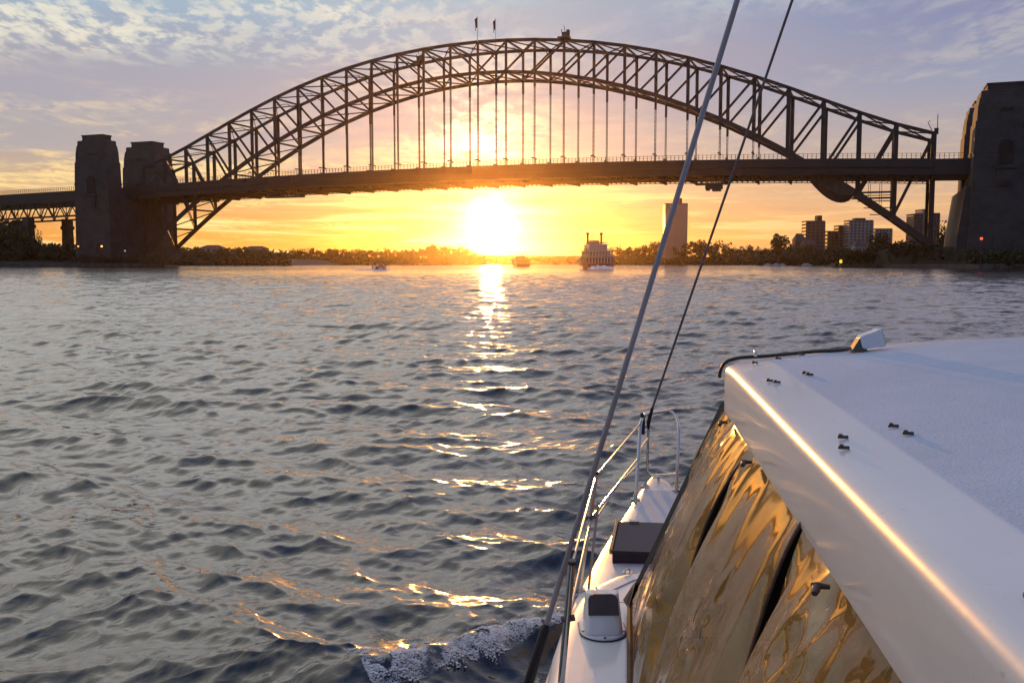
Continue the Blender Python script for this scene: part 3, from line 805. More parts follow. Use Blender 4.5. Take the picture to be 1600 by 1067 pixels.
def paddle_steamer():
    Y = 455; x = wx(930.5, Y); e = empty('paddle_steamer', (x, Y, 0), R(2)); s = Y / 1470
    tag(e, 'white and red paddle steamer with two tall funnels seen from astern', 'ferry')
    W = 46 * s
    hullmesh(38, W, -1.2, 2.4).build('hull', M_RED, e)
    for z, w, l, mat in ((3.9, .80, 30, M_RED), (7.0, .74, 28, M_GLOWCREAM), (10.0, .60, 22, M_WHITE)):
        mb = MB(); mb.box((0, 2, z), (W * w, l, 2.5)); mb.build('deckhouse', mat, e)
    for z, w, l in ((5.35, .92, 33), (8.5, .90, 31), (11.4, .72, 24)):
        mb = MB(); mb.box((0, 1, z), (W * w, l, .28)); mb.box((0, 1, z + .9), (W * w, l, .12))
        for k in range(9):
            u = -W * w / 2 + W * w * k / 8; mb.box((u, 1 - l / 2, z + .5), (.14, .14, .9))
        mb.build('deck', M_WHITE, e)
    mb = MB()
    for z in (3.9, 7.0):
        for k in range(8): u = (k - 3.5) * W * .1; mb.box((u, -17 if z > 6 else -15, z), (.5, .5, 2.3))
    mb.build('columns', M_WHITE, e)
    mb = MB()
    for k in range(7): mb.box(((k - 3) * W * .1, 2 - 14.05, 7.1), (.8, .2, 1.5))
    mb.build('windows', M_DARK, e)
    for sx in (-1, 1):
        mb = MB(); mb.tube([(sx * 21.5 / 2 * s, 6, 11.4), (sx * 21.5 / 2 * s, 6, 13.5), (sx * 21.5 / 2 * s, 6, 16.3)], .52, 12); f = mb.build('funnel', M_RED, e, smooth=True)
        mb = MB(); mb.tube([(sx * 21.5 / 2 * s, 6, 16.3), (sx * 21.5 / 2 * s, 6, 16.9), (sx * 21.5 / 2 * s, 6, 17.4)], [.6, .78, .85], 12); mb.build('funnel_top', M_DARK, f)
        mb = MB(); mb.box((sx * W * .40, 8, 9.4), (2.6, 6, .3)); mb.box((sx * W * .47, -2, 3.2), (2.2, 11, 3.6)); mb.box((sx * W * .47, -2, 5.2), (1.6, 8, .8)); mb.build('paddle_box', M_GLOWCREAM, e)
    mb = MB(); mb.box((0, 9, 12.7), (W * .34, 6, 2.1)); mb.build('wheelhouse', M_GLOWCREAM, e)
    mb = MB(); mb.tube([(0, 10, 13), (0, 10, 17.8)], .12, 6); mb.tube([(-W * .42, -15, 5.4), (-W * .46, -15, 13)], .1, 6); mb.build('mast', M_DARK, e)
    foam_patch(x, Y - 26, 11.5, 22, 1.9, 'wake_foam', 'white wake boiling up astern of the paddle steamer', 3)
paddle_steamer()


def small_ferry():
    Y = 700; x = wx(814, Y); s = Y / 1470; e = empty('harbour_ferry', (x, Y, 0), R(6)); tag(e, 'small dark harbour ferry heading away in the sun glare', 'ferry')
    W = 26 * s
    hullmesh(26, W, -1, 2.2).build('hull', M_RED, e)
    mb = MB(); mb.box((0, 0, 3.5), (W * .86, 20, 2.6)); mb.box((0, 0, 4.95), (W * .95, 22, .3)); mb.build('lower_cabin', M_GLOWCREAM, e)
    mb = MB(); mb.box((0, 1, 6.1), (W * .55, 11, 2.0)); mb.box((0, 1, 7.2), (W * .62, 12, .25)); mb.build('upper_cabin', M_GLOWCREAM, e)
    mb = MB()
    for k in range(6): mb.box(((k - 2.5) * W * .13, -10.03, 3.8), (1.0, .2, 1.1))
    mb.build('windows', M_DARK, e)
    mb = MB(); mb.tube([(1.4, 0, 7), (1.4, 0, 9.4)], .45, 10); mb.tube([(-.6, 2, 7), (-.6, 2, 10.4)], .1, 6); mb.build('funnel', M_DARK, e)
small_ferry()


def motorboat():
    Y = 345; x = wx(595, Y); s = Y / 1470; e = empty('motorboat', (x, Y, 0), R(-8)); tag(e, 'open white motorboat with an arched tower speeding across left of the sun', 'motorboat')
    W = 22 * s
    hullmesh(8.5, W * .62, -.4, 1.1).build('hull', M_WHITE, e)
    mb = MB(); a = [(-W * .52 * math.cos(t) * (1.0 if t < 1.57 else .9), -1.2 + .5 * math.sin(t), .4 + 3.0 * math.sin(t) ** .8) for t in np.linspace(0.02, math.pi - .02, 15)]
    mb.tube(a, .19, 8); mb.tube([(p[0] * .8, p[1] + 1.3, .4 + (p[2] - .4) * .86) for p in a], .12, 8); mb.build('arch', M_DARK, e)
    mb = MB(); mb.box((0, 1.0, 1.5), (W * .4, 1.6, 1.0)); mb.box((0, .6, 2.15), (W * .44, 2.2, .16)); mb.build('console', M_GLOWCREAM, e)
    mb = MB(); mb.box((0, -4.3, .9), (.7, .6, 1.2)); mb.build('outboard', M_DARK, e)
    foam_patch(x - 1.5, Y - 8, 13, 7, .55, 'wake_foam', 'thin white wash behind the arched motorboat', 9)
motorboat()

# tiny moored craft off the bay and along the far shore
for k, (px, Y, L, lab) in enumerate(((1066, 1300, 9, 'tiny white boat moored below the tall tower'), (1114, 1250, 9, 'tiny white sailing boat moored right of the thin rope'), (1198, 940, 8, 'first small cruiser of the row moored in the bay'),
                                     (1211, 935, 9, 'larger cruiser, second in the row moored in the bay'), (1221, 930, 7, 'small cruiser at the right end of the bay row'), (1258, 925, 14, 'long low white boat lying right of the bay row'))):
    e = empty('moored_boat', (wx(px, Y), Y, 0), R(80 + 9 * k)); tag(e, lab, 'boat', 'boats moored off the far shore')
    hullmesh(L, L * .3, -.3, 1.2).build('hull', M_WHITE, e)
    mb = MB(); mb.box((0, -.3, 1.7), (L * .2, L * .4, 1.1)); mb.build('cabin', M_WHITE, e)
    if k == 1: mb = MB(); mb.tube([(0, .3, 1), (0, .3, 11)], .1, 6); mb.build('mast', M_POLE, e)

# yellow beacon at the tip of the right foreshore
e = empty('channel_beacon', (wx(1312, 535), 535, 0)); tag(e, 'lit yellow beacon at the tip of the right foreshore', 'beacon')
mb = MB(); mb.tube([(0, 0, -1), (0, 0, 1.4)], .45, 10); mb.tube([(0, 0, 1.4), (0, 0, 2.6)], [.9, .5], 10); mb.build('post', M_DARK, e)
mb = MB(); mb.tube([(0, 0, 2.5), (0, 0, 3.0), (0, 0, 4.2), (0, 0, 4.6)], [.4, .75, .75, .2], 10); mb.build('lantern', lamp_mat('beacon_yellow', (1, .6, .05), 1.2), e)
def shore_lamp(px, py, Y, col, e_, r, label):
    z = wz(py, Y); e = empty('shore_lamp', (wx(px, Y), Y, 0)); tag(e, label, 'lamp')
    mb = MB(); mb.tube([(0, .3, 1.5), (0, .3, z + .5), (0, 0, z + .6)], .12, 6); mb.build('post', M_DARK, e)
    mb = MB(); mb.tube([(0, 0, z - r), (0, 0, z - r * .5), (0, 0, z + r * .5), (0, 0, z + r)], [r * .4, r, r, r * .3], 10); mb.build('lantern', lamp_mat('lamp_' + str(px), col, e_), e)
shore_lamp(125.5, 385, 615, (1, .32, .08), 2.0, .55, 'orange lamp at the left foot of the near stone pylon')
shore_lamp(162, 385, 612, (1, .5, .12), 2.4, .6, 'bright amber lamp in front of the near stone pylon')
shore_lamp(198, 392, 615, (.7, .75, .6), .5, .5, 'dim whitish lamp right of the near stone pylon')
shore_lamp(1529.5, 373, 434, (1, .08, .03), 2.2, .6, 'red lamp low on the right stone pylon')

# ------------------------------------------------------------------ the boat we stand on
def gel(name, col, rough, bump=0.0, bscale=300, coat=.5, spec=.5):
    m = pmat(name, col, rough, var=.06, vscale=1.5, coat=coat, bump=bump, bscale=bscale, spec=spec)
    t = NT(m.node_tree); b = t.n['Principled BSDF']; src = b.inputs['Base Color'].links[0].from_socket
    oc = t.node('ShaderNodeTexCoord').outputs['Object']
    spots = t.m('MULTIPLY', t.ss(t.noise(oc, 38, 4, .6), .64, .72), .42)           # salt and dirt specks
    smear = t.m('MULTIPLY', t.ss(t.noise(t.vm('MULTIPLY', oc, (6, 1.2, 6)), 1.6, 5, .65), .54, .74), .22)   # run marks
    c = t.mix(smear, src, tuple(q * .62 for q in col)); c = t.mix(spots, c, tuple(q * .55 for q in col))
    t.l.new(c, b.inputs['Base Color']); return m
M_GEL = gel('white_gelcoat', (.78, .77, .76), .28, bump=.02, bscale=6)
M_ROOFGEL = gel('roof_gelcoat', (.58, .62, .68), .3, bump=.03, bscale=9, coat=.3)
M_NONSKID_SKY = gel('nonskid_skyblue', (.50, .58, .70), .8, bump=.6, bscale=190, coat=0, spec=.04)  # white nonskid with the blue sky light put into its colour
def roof_paint():
    m = M_ROOFGEL; t = NT(m.node_tree); b1 = t.n['Principled BSDF']; out = t.n['Material Output']
    oc = t.node('ShaderNodeTexCoord').outputs['Object']; x, y, z = t.sep(oc)
    edge = t.m('MULTIPLY', t.m('MULTIPLY', t.ss(x, .158, .172), t.ss(x, 3.142, 3.128)), t.m('MULTIPLY', t.ss(y, -.20, -.214), t.ss(z, 2.27, 2.30)))
    b2 = t.node('ShaderNodeBsdfPrincipled'); b2.inputs['Roughness'].default_value = .8; b2.inputs['Specular IOR Level'].default_value = .05
    grit = t.noise(oc, 150, 2, .6); blot = t.noise(oc, 2.2, 5, .65)
    c = t.mix(t.ss(blot, .35, .7), (.46, .53, .64), (.52, .59, .70)); c = t.mix(t.m('MULTIPLY', t.ss(grit, .5, .66), .35), c, (.34, .39, .50))  # blue cast of the sky light painted into the white nonskid
    c = t.mix(t.m('MULTIPLY', t.ss(t.noise(oc, 26, 4, .6), .66, .74), .35), c, (.24, .26, .31))
    t.l.new(c, b2.inputs['Base Color'])
    bn = t.node('ShaderNodeBump', {'Strength': .5, 'Distance': .004, 'Height': grit}); t.l.new(bn.outputs[0], b2.inputs['Normal'])
    mx = t.node('ShaderNodeMixShader'); t.l.new(edge, mx.inputs[0]); t.l.new(b1.outputs[0], mx.inputs[1]); t.l.new(b2.outputs[0], mx.inputs[2]); t.l.new(mx.outputs[0], out.inputs[0])
roof_paint()
M_STAIN = pmat('stainless_tube', (.62, .60, .58), .22, metal=1.0, var=.1, vscale=8)
M_WIRE = pmat('wire_rope', (.42, .40, .40), .4, metal=.8)
M_COVER = pmat('grey_shroud_cover', (.38, .34, .34), .55, var=.15, vscale=6)
M_ROPE = pmat('thin_rope', (.20, .16, .15), .8, var=.3, vscale=20)
M_BLACK = pmat('black_rubber', (.018, .016, .016), .55, var=.3, vscale=20)
M_HATCH = pmat('smoked_hatch', (.045, .025, .045), .4, var=.3, vscale=6, spec=.25)
M_HEM = pmat('brown_webbing', (.16, .075, .04), .8, var=.4, vscale=30)
M_HATCHGLOW = pmat('hatch_edge_glow', (.45, .28, .12), .35, metal=1.0, var=.2, vscale=12)  # bronze tone imitates sun glow along the hatch edge
M_VENTDARK = pmat('vent_opening', (.085, .062, .055), .5, var=.25, vscale=14)
M_SCREW = pmat('fastener_steel', (.10, .085, .085), .4, metal=.7)
M_SOLE_SHADE = pmat('sole_cabin_shade', (.07, .05, .035), .7, var=.4, vscale=3)  # brown sole; also darkens the cabin sides in place of shade
M_CUSH = pmat('bench_cushion', (.30, .22, .15), .85, var=.3, vscale=4)


def vinyl():
    m = bpy.data.materials.new('glow_tinted_vinyl'); m.use_nodes = True
    t = NT(m.node_tree); b = t.n['Principled BSDF']; out = t.n['Material Output']
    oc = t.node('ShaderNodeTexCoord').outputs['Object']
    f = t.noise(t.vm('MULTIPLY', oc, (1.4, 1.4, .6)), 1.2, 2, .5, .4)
    col = t.mix(t.ss(f, .30, .70), (.44, .235, .065), (.54, .30, .085))  # amber base paints in the sunset reflected by the clear sheet
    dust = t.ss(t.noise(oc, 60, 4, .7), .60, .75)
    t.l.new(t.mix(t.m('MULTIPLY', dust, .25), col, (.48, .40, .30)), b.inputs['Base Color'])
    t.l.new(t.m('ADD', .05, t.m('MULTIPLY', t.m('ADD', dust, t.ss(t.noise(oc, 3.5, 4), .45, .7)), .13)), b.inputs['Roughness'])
    b.inputs['IOR'].default_value = 1.65; b.inputs['Coat Weight'].default_value = .6; b.inputs['Coat Roughness'].default_value = .04
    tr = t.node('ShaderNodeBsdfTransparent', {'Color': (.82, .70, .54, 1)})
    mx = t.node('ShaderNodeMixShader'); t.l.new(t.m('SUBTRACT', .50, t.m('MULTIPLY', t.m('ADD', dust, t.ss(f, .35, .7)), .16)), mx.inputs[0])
    t.l.new(b.outputs[0], mx.inputs[1]); t.l.new(tr.outputs[0], mx.inputs[2]); t.l.new(mx.outputs[0], out.inputs[0])
    return m
M_VINYL = vinyl()

boat = empty('sailing_catamaran', (.92, 4.1, 0), R(-7.0))
tag(boat, 'white sailing catamaran bow with hard roof and clear side curtains in the foreground', 'sailing boat')
# port hull
WC = -.165
FS = [3.33, 3.28, 3.18, 3.0, 2.7, 2.4, 2.1, 1.7, 1.3, .9, .5, 0, -.6, -1.5, -3, -5, -6.5]
BS = [.012, .045, .085, .13, .185, .225, .275, .34, .405, .46, .51, .55, .59, .61, .61, .58, .5]
mb = MB(); rings = []
for F, b in zip(FS, BS):
    zs = 1.05
    half = [(0, zs + .022), (b * .6, zs + .016), (max(b - .05, b * .7), zs + .006), (max(b - .018, b * .86), zs - .008), (b, zs - .05), (b * .985, zs - .12), (b * .95, zs - .5), (b * .72, .05), (b * .35, -.35)]
    fo = (lambda z: (F - .22 * (zs - z) if F > 2.9 else F))
    ring = [(WC - x, fo(z), z) for x, z in half] + [(WC + x, fo(z), z) for x, z in half[::-1][:-1]]
    rings.append(ring)
mb.loft(rings); mb.build('hull', M_GEL, boat, smooth=True)
# raised deck with rounded front
out_l = [(-.715, -6.3), (-.725, -3), (-.722, -1.2), (-.712, -.4), (-.69, -.05), (-.645, .22), (-.575, .42), (-.47, .58), (-.33, .69), (-.15, .75), (.05, .77), (.22, .74), (.32, .6), (.34, 0), (.34, -.02)]
poly = out_l + [(-.352, -.02), (-.352, -6.3)]
def inset(poly, d):
    n = len(poly); o = []
    for i in range(n):
        p, q, r = Vector(poly[i - 1]), Vector(poly[i]), Vector(poly[(i + 1) % n])
        a = (q - p).normalized(); b = (r - q).normalized(); na = Vector((-a.y, a.x)); nb = Vector((-b.y, b.x))
        m = (na + nb); m = m / max(.4, m.length ** 2) * 2 if m.length > .1 else na
        o.append(q - m.normalized() * d * -1 if False else q + m.normalized() * -d)
    return o
mb = MB(); rings = []
for d, z in ((-.012, .98), (0, 1.05), (.003, 1.105), (.012, 1.13), (.03, 1.147), (.055, 1.153), (.09, 1.156)):
    rings.append([(p.x, p.y, z) for p in inset(poly, d)])
mb.loft(rings); mb.build('raised_deck', M_GEL, boat, smooth=True)
mb = MB(); pts = [(x + .10, y - .10, 1.158) for x, y in out_l[4:12]]; mb.tube(pts, .004, 6); mb.build('deck_seam', M_COVER, boat)
# smoked hatch box on the foredeck
mb = MB(); a, b = 1.03, 1.46; l, r = -.485, .12
mb.add([(l, a, 1.06), (r, a, 1.06), (r, b, 1.06), (l + .03, b, 1.06), (l, a, 1.135), (r, a, 1.135), (r, b, 1.19), (l + .03, b, 1.19)], [(0, 3, 2, 1), (4, 5, 6, 7), (0, 1, 5, 4), (1, 2, 6, 5), (2, 3, 7, 6), (3, 0, 4, 7)])
h = mb.build('deck_hatch', M_HATCH, boat, bevel=.008)
mb = MB(); mb.beam((l - .004, a - .012, 1.136), (r, a - .012, 1.136), .022, .016); mb.build('lip', M_BLACK, h, bevel=.003)
mb = MB(); mb.beam((l - .008, a, 1.13), (l + .022, b, 1.185), .018, .03); mb.build('edge_glow', M_HATCHGLOW, h, bevel=.003)  # bar added for the glow on the hatch's left edge
for x in (-.36, -.06):
    mb = MB(); mb.box((x, b - .01, 1.192), (.06, .035, .012)); mb.tube([(x - .03, b + .008, 1.192), (x + .03, b + .008, 1.192)], .008, 8); mb.build('hinge', M_STAIN, h)
mb = MB(); mb.tube([(-.24, a + .03, 1.143), (-.24, a + .035, 1.158), (-.16, a + .035, 1.158), (-.16, a + .03, 1.143)], .005, 8); mb.build('handle', M_STAIN, h)
M_DECKGRIP = gel('deck_grip_paint', (.62, .63, .66), .85, bump=.5, bscale=160, coat=0, spec=.05)
mb = MB(); P = [[(WC + bw * q, F, 1.0755 - .012 * abs(q)) for q in (-.62, -.3, 0, .3, .62)] for F, bw in ((1.62, .355), (1.9, .305), (2.2, .26), (2.5, .212), (2.75, .175))]
mb.grid([r[::-1] for r in P]); mb.build('grip_patch', M_DECKGRIP, boat, smooth=True)
for w_, F_ in ((-.40, .60), (-.62, -1.5)):
    pe = empty('pad_eye', (w_, F_, 1.158 if F_ < .5 else 1.155), .4, boat)
    mb = MB(); mb.tube([(0, 0, 0), (0, 0, .006)], .026, 14); mb.build('plate', M_STAIN, pe)
    mb = MB(); mb.tube([(.014 * math.cos(q), 0, .004 + .02 * math.sin(q)) for q in np.linspace(0, math.pi, 9)], .004, 8); mb.build('ring', M_STAIN, pe, smooth=True)
# clamshell vent on the raised deck
vt = empty('deck_vent', (-.505, -.21, 1.158), R(7), boat)
def dshape(w, l, n=22):
    p = [(-w / 2, l / 2), (-w / 2, 0)] + [(-w / 2 * math.cos(t), -l / 2 * math.sin(t)) for t in np.linspace(.15, math.pi - .15, n)] + [(w / 2, 0), (w / 2, l / 2)]
    return p
mb = MB(); mb.loft([[(x, y, z) for x, y in dshape(w, l)] for w, l, z in ((.206, .21, 0), (.206, .21, .004))]); mb.build('gasket', M_BLACK, vt)
mb = MB(); mb.loft([[(x, y, z) for x, y in dshape(w, l)] for w, l, z in ((.200, .20, .004), (.198, .198, .010), (.192, .192, .013))]); mb.build('flange', M_GEL, vt, smooth=True)
mb = MB(); rings = []
for k in range(9):
    s = k / 8; z = .012 + .150 * s; w = .165 - .022 * s; y0 = -.072 + .085 * s ** 1.25
    rings.append([(-w / 2, .085, z), (-w / 2, y0 + .03, z), (-w / 2 + .012, y0 + .008, z), (-w / 2 + .035, y0, z), (w / 2 - .035, y0, z), (w / 2 - .012, y0 + .008, z), (w / 2, y0 + .03, z), (w / 2, .085, z)])
mb.loft(rings); mb.build('cowl', M_GEL, vt, smooth=True, bevel=.006)
mb = MB()
def cowlp(x, s, off): return (x, -.072 + .085 * s ** 1.25 - off, .012 + .150 * s)
ol = [(-.066, .52), (.066, .52), (.064, .90), (.055, .985), (.040, 1.02), (-.040, 1.02), (-.055, .985), (-.064, .90)]
mb.loft([[cowlp(x, s, -.004) for x, s in ol], [cowlp(x, s, .004) for x, s in ol]]); mb.build('opening', M_VENTDARK, vt)
for x, y in ((-.088, -.02), (0, -.094), (.088, -.02)):
    mb = MB(); mb.tube([(x, y, .012), (x, y, .016)], .006, 8); mb.build('screw', M_SCREW, vt)
# stanchions, pulpit, guard wires
def stanchion(b, t, r=.0125, rod=False):
    e = empty('stanchion', b, 0, boat); v = Vector(t) - Vector(b)
    mb = MB(); mb.tube([(0, 0, 0), v * .97, v], [r, r, r * .9], 12); mb.build('tube', M_STAIN, e, smooth=True)
    mb = MB(); mb.tube([(0, 0, -.005), (0, 0, .012)], .032, 14); mb.tube([(0, 0, .01), v * .09], r * 1.45, 12); mb.build('base', M_STAIN, e, smooth=True)
    mb = MB(); mb.tube([v * .62 - Vector((.02, 0, 0)), v * .62 + Vector((.03, 0, .01))], .013, 8); mb.build('fitting', M_SCREW, e)
    mb = MB(); mb.tube([v * .995, v * 1.02], r * 1.15, 10); mb.build('cap', M_SCREW, e)
    return e
stanchion((-.659, -.706, 1.05), (-.607, -.80, 1.65), r=.0135)
stanchion((-.649, .605, 1.05), (-.568, .686, 1.65))
mb = MB(); mb.tube([(-.555, .70, 1.50), (-.575, .66, 1.30), (-.60, .60, 1.06)], .0075, 8); mb.build('brace', M_COVER, boat, smooth=True)
pul = empty('pulpit', (WC, 2.6, 1.05), 0, boat)
P0 = Vector((WC, 2.6, 1.05))
def PL(*pts): return [Vector(p) - P0 for p in pts]
def arcpts(a, c, b, n=6):
    a, c, b = Vector(a), Vector(c), Vector(b); return [a.lerp(c, t).lerp(c.lerp(b, t), t) for t in np.linspace(0, 1, n)]
A0, A1 = (-.345, 2.455, 1.05), (-.313, 2.63, 1.57); B0, B1 = (-.042, 2.78, 1.05), (-.024, 2.82, 1.50)
top = arcpts(A1, (-.307, 2.66, 1.645), (-.255, 2.80, 1.64)) + arcpts((-.10, 2.98, 1.635), (-.022, 2.96, 1.62), B1)
mb = MB(); mb.tube(PL(A0, *top, B0), .0125, 10); mb.build('hoop', M_STAIN, pul, smooth=True)
mb = MB(); mb.tube(PL((-.245, 2.93, 1.635), (-.247, 3.10, 1.25), *arcpts((-.247, 3.15, 1.14), (-.245, 3.17, 1.10), (-.20, 3.12, 1.10)), (-.038, 2.80, 1.19)), .0095, 10); mb.build('front_leg', M_STAIN, pul, smooth=True)
mb = MB(); mb.tube(PL((-.33, 2.54, 1.33), *arcpts((-.315, 2.62, 1.39), (-.30, 2.68, 1.42), (-.25, 2.95, 1.42))), .008, 8); mb.build('middle_rail', M_STAIN, pul, smooth=True)
for p in (A0, (-.27, 2.86, 1.05), B0):
    mb = MB(); q = Vector(p) - P0; mb.tube([q + Vector((0, 0, .012)), q + Vector((0, 0, .03))], .034, 14); mb.tube([q + Vector((0, 0, .02)), q + Vector((.003, .01, .06))], .018, 10); mb.build('foot', M_STAIN, pul, smooth=True)
mb = MB(); mb.tube(PL((-.30, 2.68, 1.66), (-.295, 2.69, 1.60), (-.29, 2.69, 1.50)), [.012, .02, .012], 8); mb.build('snap_hook', M_BLACK, pul)
cl = empty('bow_cleat', (WC, 3.0, 1.07), 0, boat)
mb = MB(); mb.tube([(0, 0, 0), (0, 0, .04)], .009, 8); mb.tube([(0, .02, 0), (0, .02, .04)], .009, 8); mb.build('post', M_STAIN, cl, smooth=True)
mb = MB(); mb.tube([(-.045, .01, .035), (0, .01, .046), (.045, .01, .035)], [.006, .010, .006], 8); mb.build('horns', M_STAIN, cl, smooth=True)
mb = MB(); mb.tube([(-.313, 2.63, 1.59), (-.568, .686, 1.64), (-.607, -.80, 1.64)], .0055, 8); mb.build('guard_wire', M_STAIN, boat, smooth=True)
mb = MB(); mb.tube([(-.33, 2.54, 1.35), (-.592, .665, 1.42), (-.625, -.765, 1.40)], .0055, 8); mb.build('guard_wire', M_STAIN, boat, smooth=True)
mb = MB(); mb.tube([(-.32, 2.6, 1.30), (-.45, 1.7, 1.37), (-.56, .70, 1.42)], .0045, 8); mb.build('guard_rope', M_COVER, boat, smooth=True)
# standing rigging
Mi = (Matrix.Translation((.92, 4.1, 0)) @ Matrix.Rotation(R(-7), 4, 'Z')).inverted()
s0, s1 = Vector((.05, 3.62, 1.03)), Vector((2.405, 3.56, 9.07))
sh = empty('shroud', Mi @ s0, 0, boat); d = Mi.to_3x3() @ (s1 - s0)
mb = MB(); mb.tube([d * .035, d * .04, d], [.0095, .0108, .0108], 12); mb.build('cover', M_COVER, sh, smooth=True)
mb = MB(); mb.tube([d * -.004, d * .004, d * .034, d * .037], [.012, .021, .019, .010], 10); mb.build('turnbuckle', M_BLACK, sh, smooth=True)
mb = MB(); mb.box((.02, 0, -.12), (.012, .05, .3)); mb.build('chainplate', M_STAIN, sh)
r0 = Mi @ Vector((1.005, 6.86, 1.60)); r1 = Mi @ Vector((3.0, 4.24, 9.3))
hl_ = empty('halyard', r0, 0, boat)
mb = MB(); mb.tube([(0, 0, 0), (r1 - r0)], .0085, 8); mb.build('rope', M_ROPE, hl_, smooth=True)
mb = MB(); mb.tube([(0, 0, -.07), (0, 0, -.02), (r1 - r0) * .012], [.008, .016, .010], 8); mb.build('shackle', M_BLACK, hl_)

# hard roof: cambered, bull-nosed edge, deep fascia
RW, RL = 3.3, 5.4
def rr(d, rad=.13, n=7):
    x0, x1, y0, y1 = d, RW - d, -RL + d, -d; r = max(.012, rad - d * .6); o = []
    for cx, cy, a0 in ((x0 + r, y1 - r, 180), (x0 + r, y0 + r, 270), (x1 - r, y0 + r, 0), (x1 - r, y1 - r, 90)):
        seq = np.linspace(0, 90, n)
        if True:
            base = {180: 90, 270: 180, 0: 270, 90: 0}[a0]
            o += [(cx + r * math.cos(R(base + s)), cy + r * math.sin(R(base + s))) for s in seq]
    return o
def zroof(w, F=-1): return 2.328 + .145 * (1 - ((w - RW / 2) / (RW / 2)) ** 2) - .02 * max(0, 1 + F / .5) ** 2
def subdiv(o, k=10):
    q = []
    for i in range(len(o)):
        a, b = o[i], o[(i + 1) % len(o)]; L = math.hypot(b[0] - a[0], b[1] - a[1]); n = 1 if L < .3 else int(L / .12)
        q += [(a[0] + (b[0] - a[0]) * s / n, a[1] + (b[1] - a[1]) * s / n) for s in range(n)]
    return q
base_o = rr(0); cnt = []
for i in range(len(base_o)):
    a, b = base_o[i], base_o[(i + 1) % len(base_o)]; L = math.hypot(b[0] - a[0], b[1] - a[1]); cnt.append(1 if L < .3 else int(L / .12))
def rrs(d):
    o = rr(d); q = []
    for i in range(len(o)):
        a, b = o[i], o[(i + 1) % len(o)]
        q += [(a[0] + (b[0] - a[0]) * s / cnt[i], a[1] + (b[1] - a[1]) * s / cnt[i]) for s in range(cnt[i])]
    return q
mb = MB(); rings = []
for d, drop in ((.06, None), (.012, None), (.001, -.205), (0, -.19), (0, -.10), (0, -.034), (.0022, -.023), (.0075, -.0135), (.016, -.0064), (.027, -.0022), (.042, 0), (.09, 0), (.16, 0), (.3, 0), (.55, 0), (.9, 0), (1.3, 0), (1.6, 0)):
    rings.append([(x, y, (2.118 if drop is None else zroof(x, y) + drop)) for x, y in rrs(d)])
mb.loft(rings)
roof = mb.build('hard_roof', M_ROOFGEL, boat, smooth=True)
# fasteners in pairs
for F, w in ((-1.95, .085), (-2.06, .063), (-1.9, .21), (-2.0, .215), (-.88, .075), (-.94, .09), (-.82, .205), (-.87, .21), (-3.0, .08), (-3.1, .07), (-.30, .10), (-.25, .2), (-.21, .3)):
    e = empty('fastener', (w, F, zroof(w, F) + .004), 0, roof)
    mb = MB(); mb.box((0, 0, .002), (.024, .007, .007)); mb.tube([(-.005, 0, .002), (-.005, 0, .009)], .0048, 8); mb.build('screw_head', M_SCREW, e, bevel=.001)
# lamp on a bracket with its black cable
lw, lF = .515, -.33
la = empty('deck_floodlight', (lw, lF, zroof(lw, lF)), 0, boat)
mb = MB(); mb.prism([(-.055, -.03), (.012, -.03), (.012, .03), (-.055, .03)], 0, .004)
mb.add([(-.05, -.028, .003), (.01, -.028, .003), (-.01, -.028, .052), (-.022, -.028, .052), (-.05, .028, .003), (.01, .028, .003), (-.01, .028, .052), (-.022, .028, .052)], [(0, 1, 2, 3), (7, 6, 5, 4), (1, 5, 6, 2), (4, 0, 3, 7), (3, 2, 6, 7)])
mb.build('bracket', pmat('olive_bracket', (.12, .115, .085), .6, var=.3, vscale=20), la)
TM = Matrix.Translation((-.018, 0, .034)) @ Matrix.Rotation(R(-15), 4, 'Y') @ Matrix.Scale(.88, 4)
mb = MB(); mb.loft([[TM @ Vector((x, y, z)) for y, z in ((-a, -b), (a, -b), (a, b), (-a, b))] for x, a, b in ((0, .030, .020), (.012, .036, .030), (.075, .040, .036), (.078, .043, .039), (.100, .043, .039))])
mb.build('housing', M_GEL, la, bevel=.004)
mb = MB(); mb.loft([[TM @ Vector((x, y, z)) for y, z in ((-.038, -.034), (.038, -.034), (.038, .034), (-.038, .034))] for x in (.1002, .1035)]); mb.build('lens', pmat('floodlight_lens', (.35, .42, .5), .15), la)
mb = MB(); pts = [(lw - .03, lF, zroof(lw, lF) + .012)]
for w, F, dz in ((.44, -.27, .009), (.35, -.19, .010), (.25, -.12, .009), (.16, -.065, .011), (.10, -.035, .016), (.05, -.02, .016), (.012, -.006, .004), (-.006, .002, -.03), (-.009, .002, -.06)):
    pts.append((w, F, zroof(max(w, 0), F) + dz))
sm = []
for i in range(len(pts) - 1):
    for s in (0, .33, .66):
        p0, p1, p2, p3 = [Vector(pts[min(max(i + k, 0), len(pts) - 1)]) for k in (-1, 0, 1, 2)]
        sm.append(.5 * ((2 * p1) + (p2 - p0) * s + (2 * p0 - 5 * p1 + 4 * p2 - p3) * s * s + (3 * p1 - p0 - 3 * p2 + p3) * s ** 3))
mb.tube(sm + [pts[-1]], .0078, 8); cb = mb.build('cable', M_BLACK, la, smooth=True); cb.matrix_parent_inverse = Matrix.Translation((-lw, -lF, -zroof(lw, lF)))
mb = MB(); mb.box((.135, -.052, zroof(.13) + .012), (.014, .035, .026)); o = mb.build('cable_clip', M_GEL, la, bevel=.003); o.matrix_parent_inverse = Matrix.Translation((-lw, -lF, -zroof(lw, lF)))

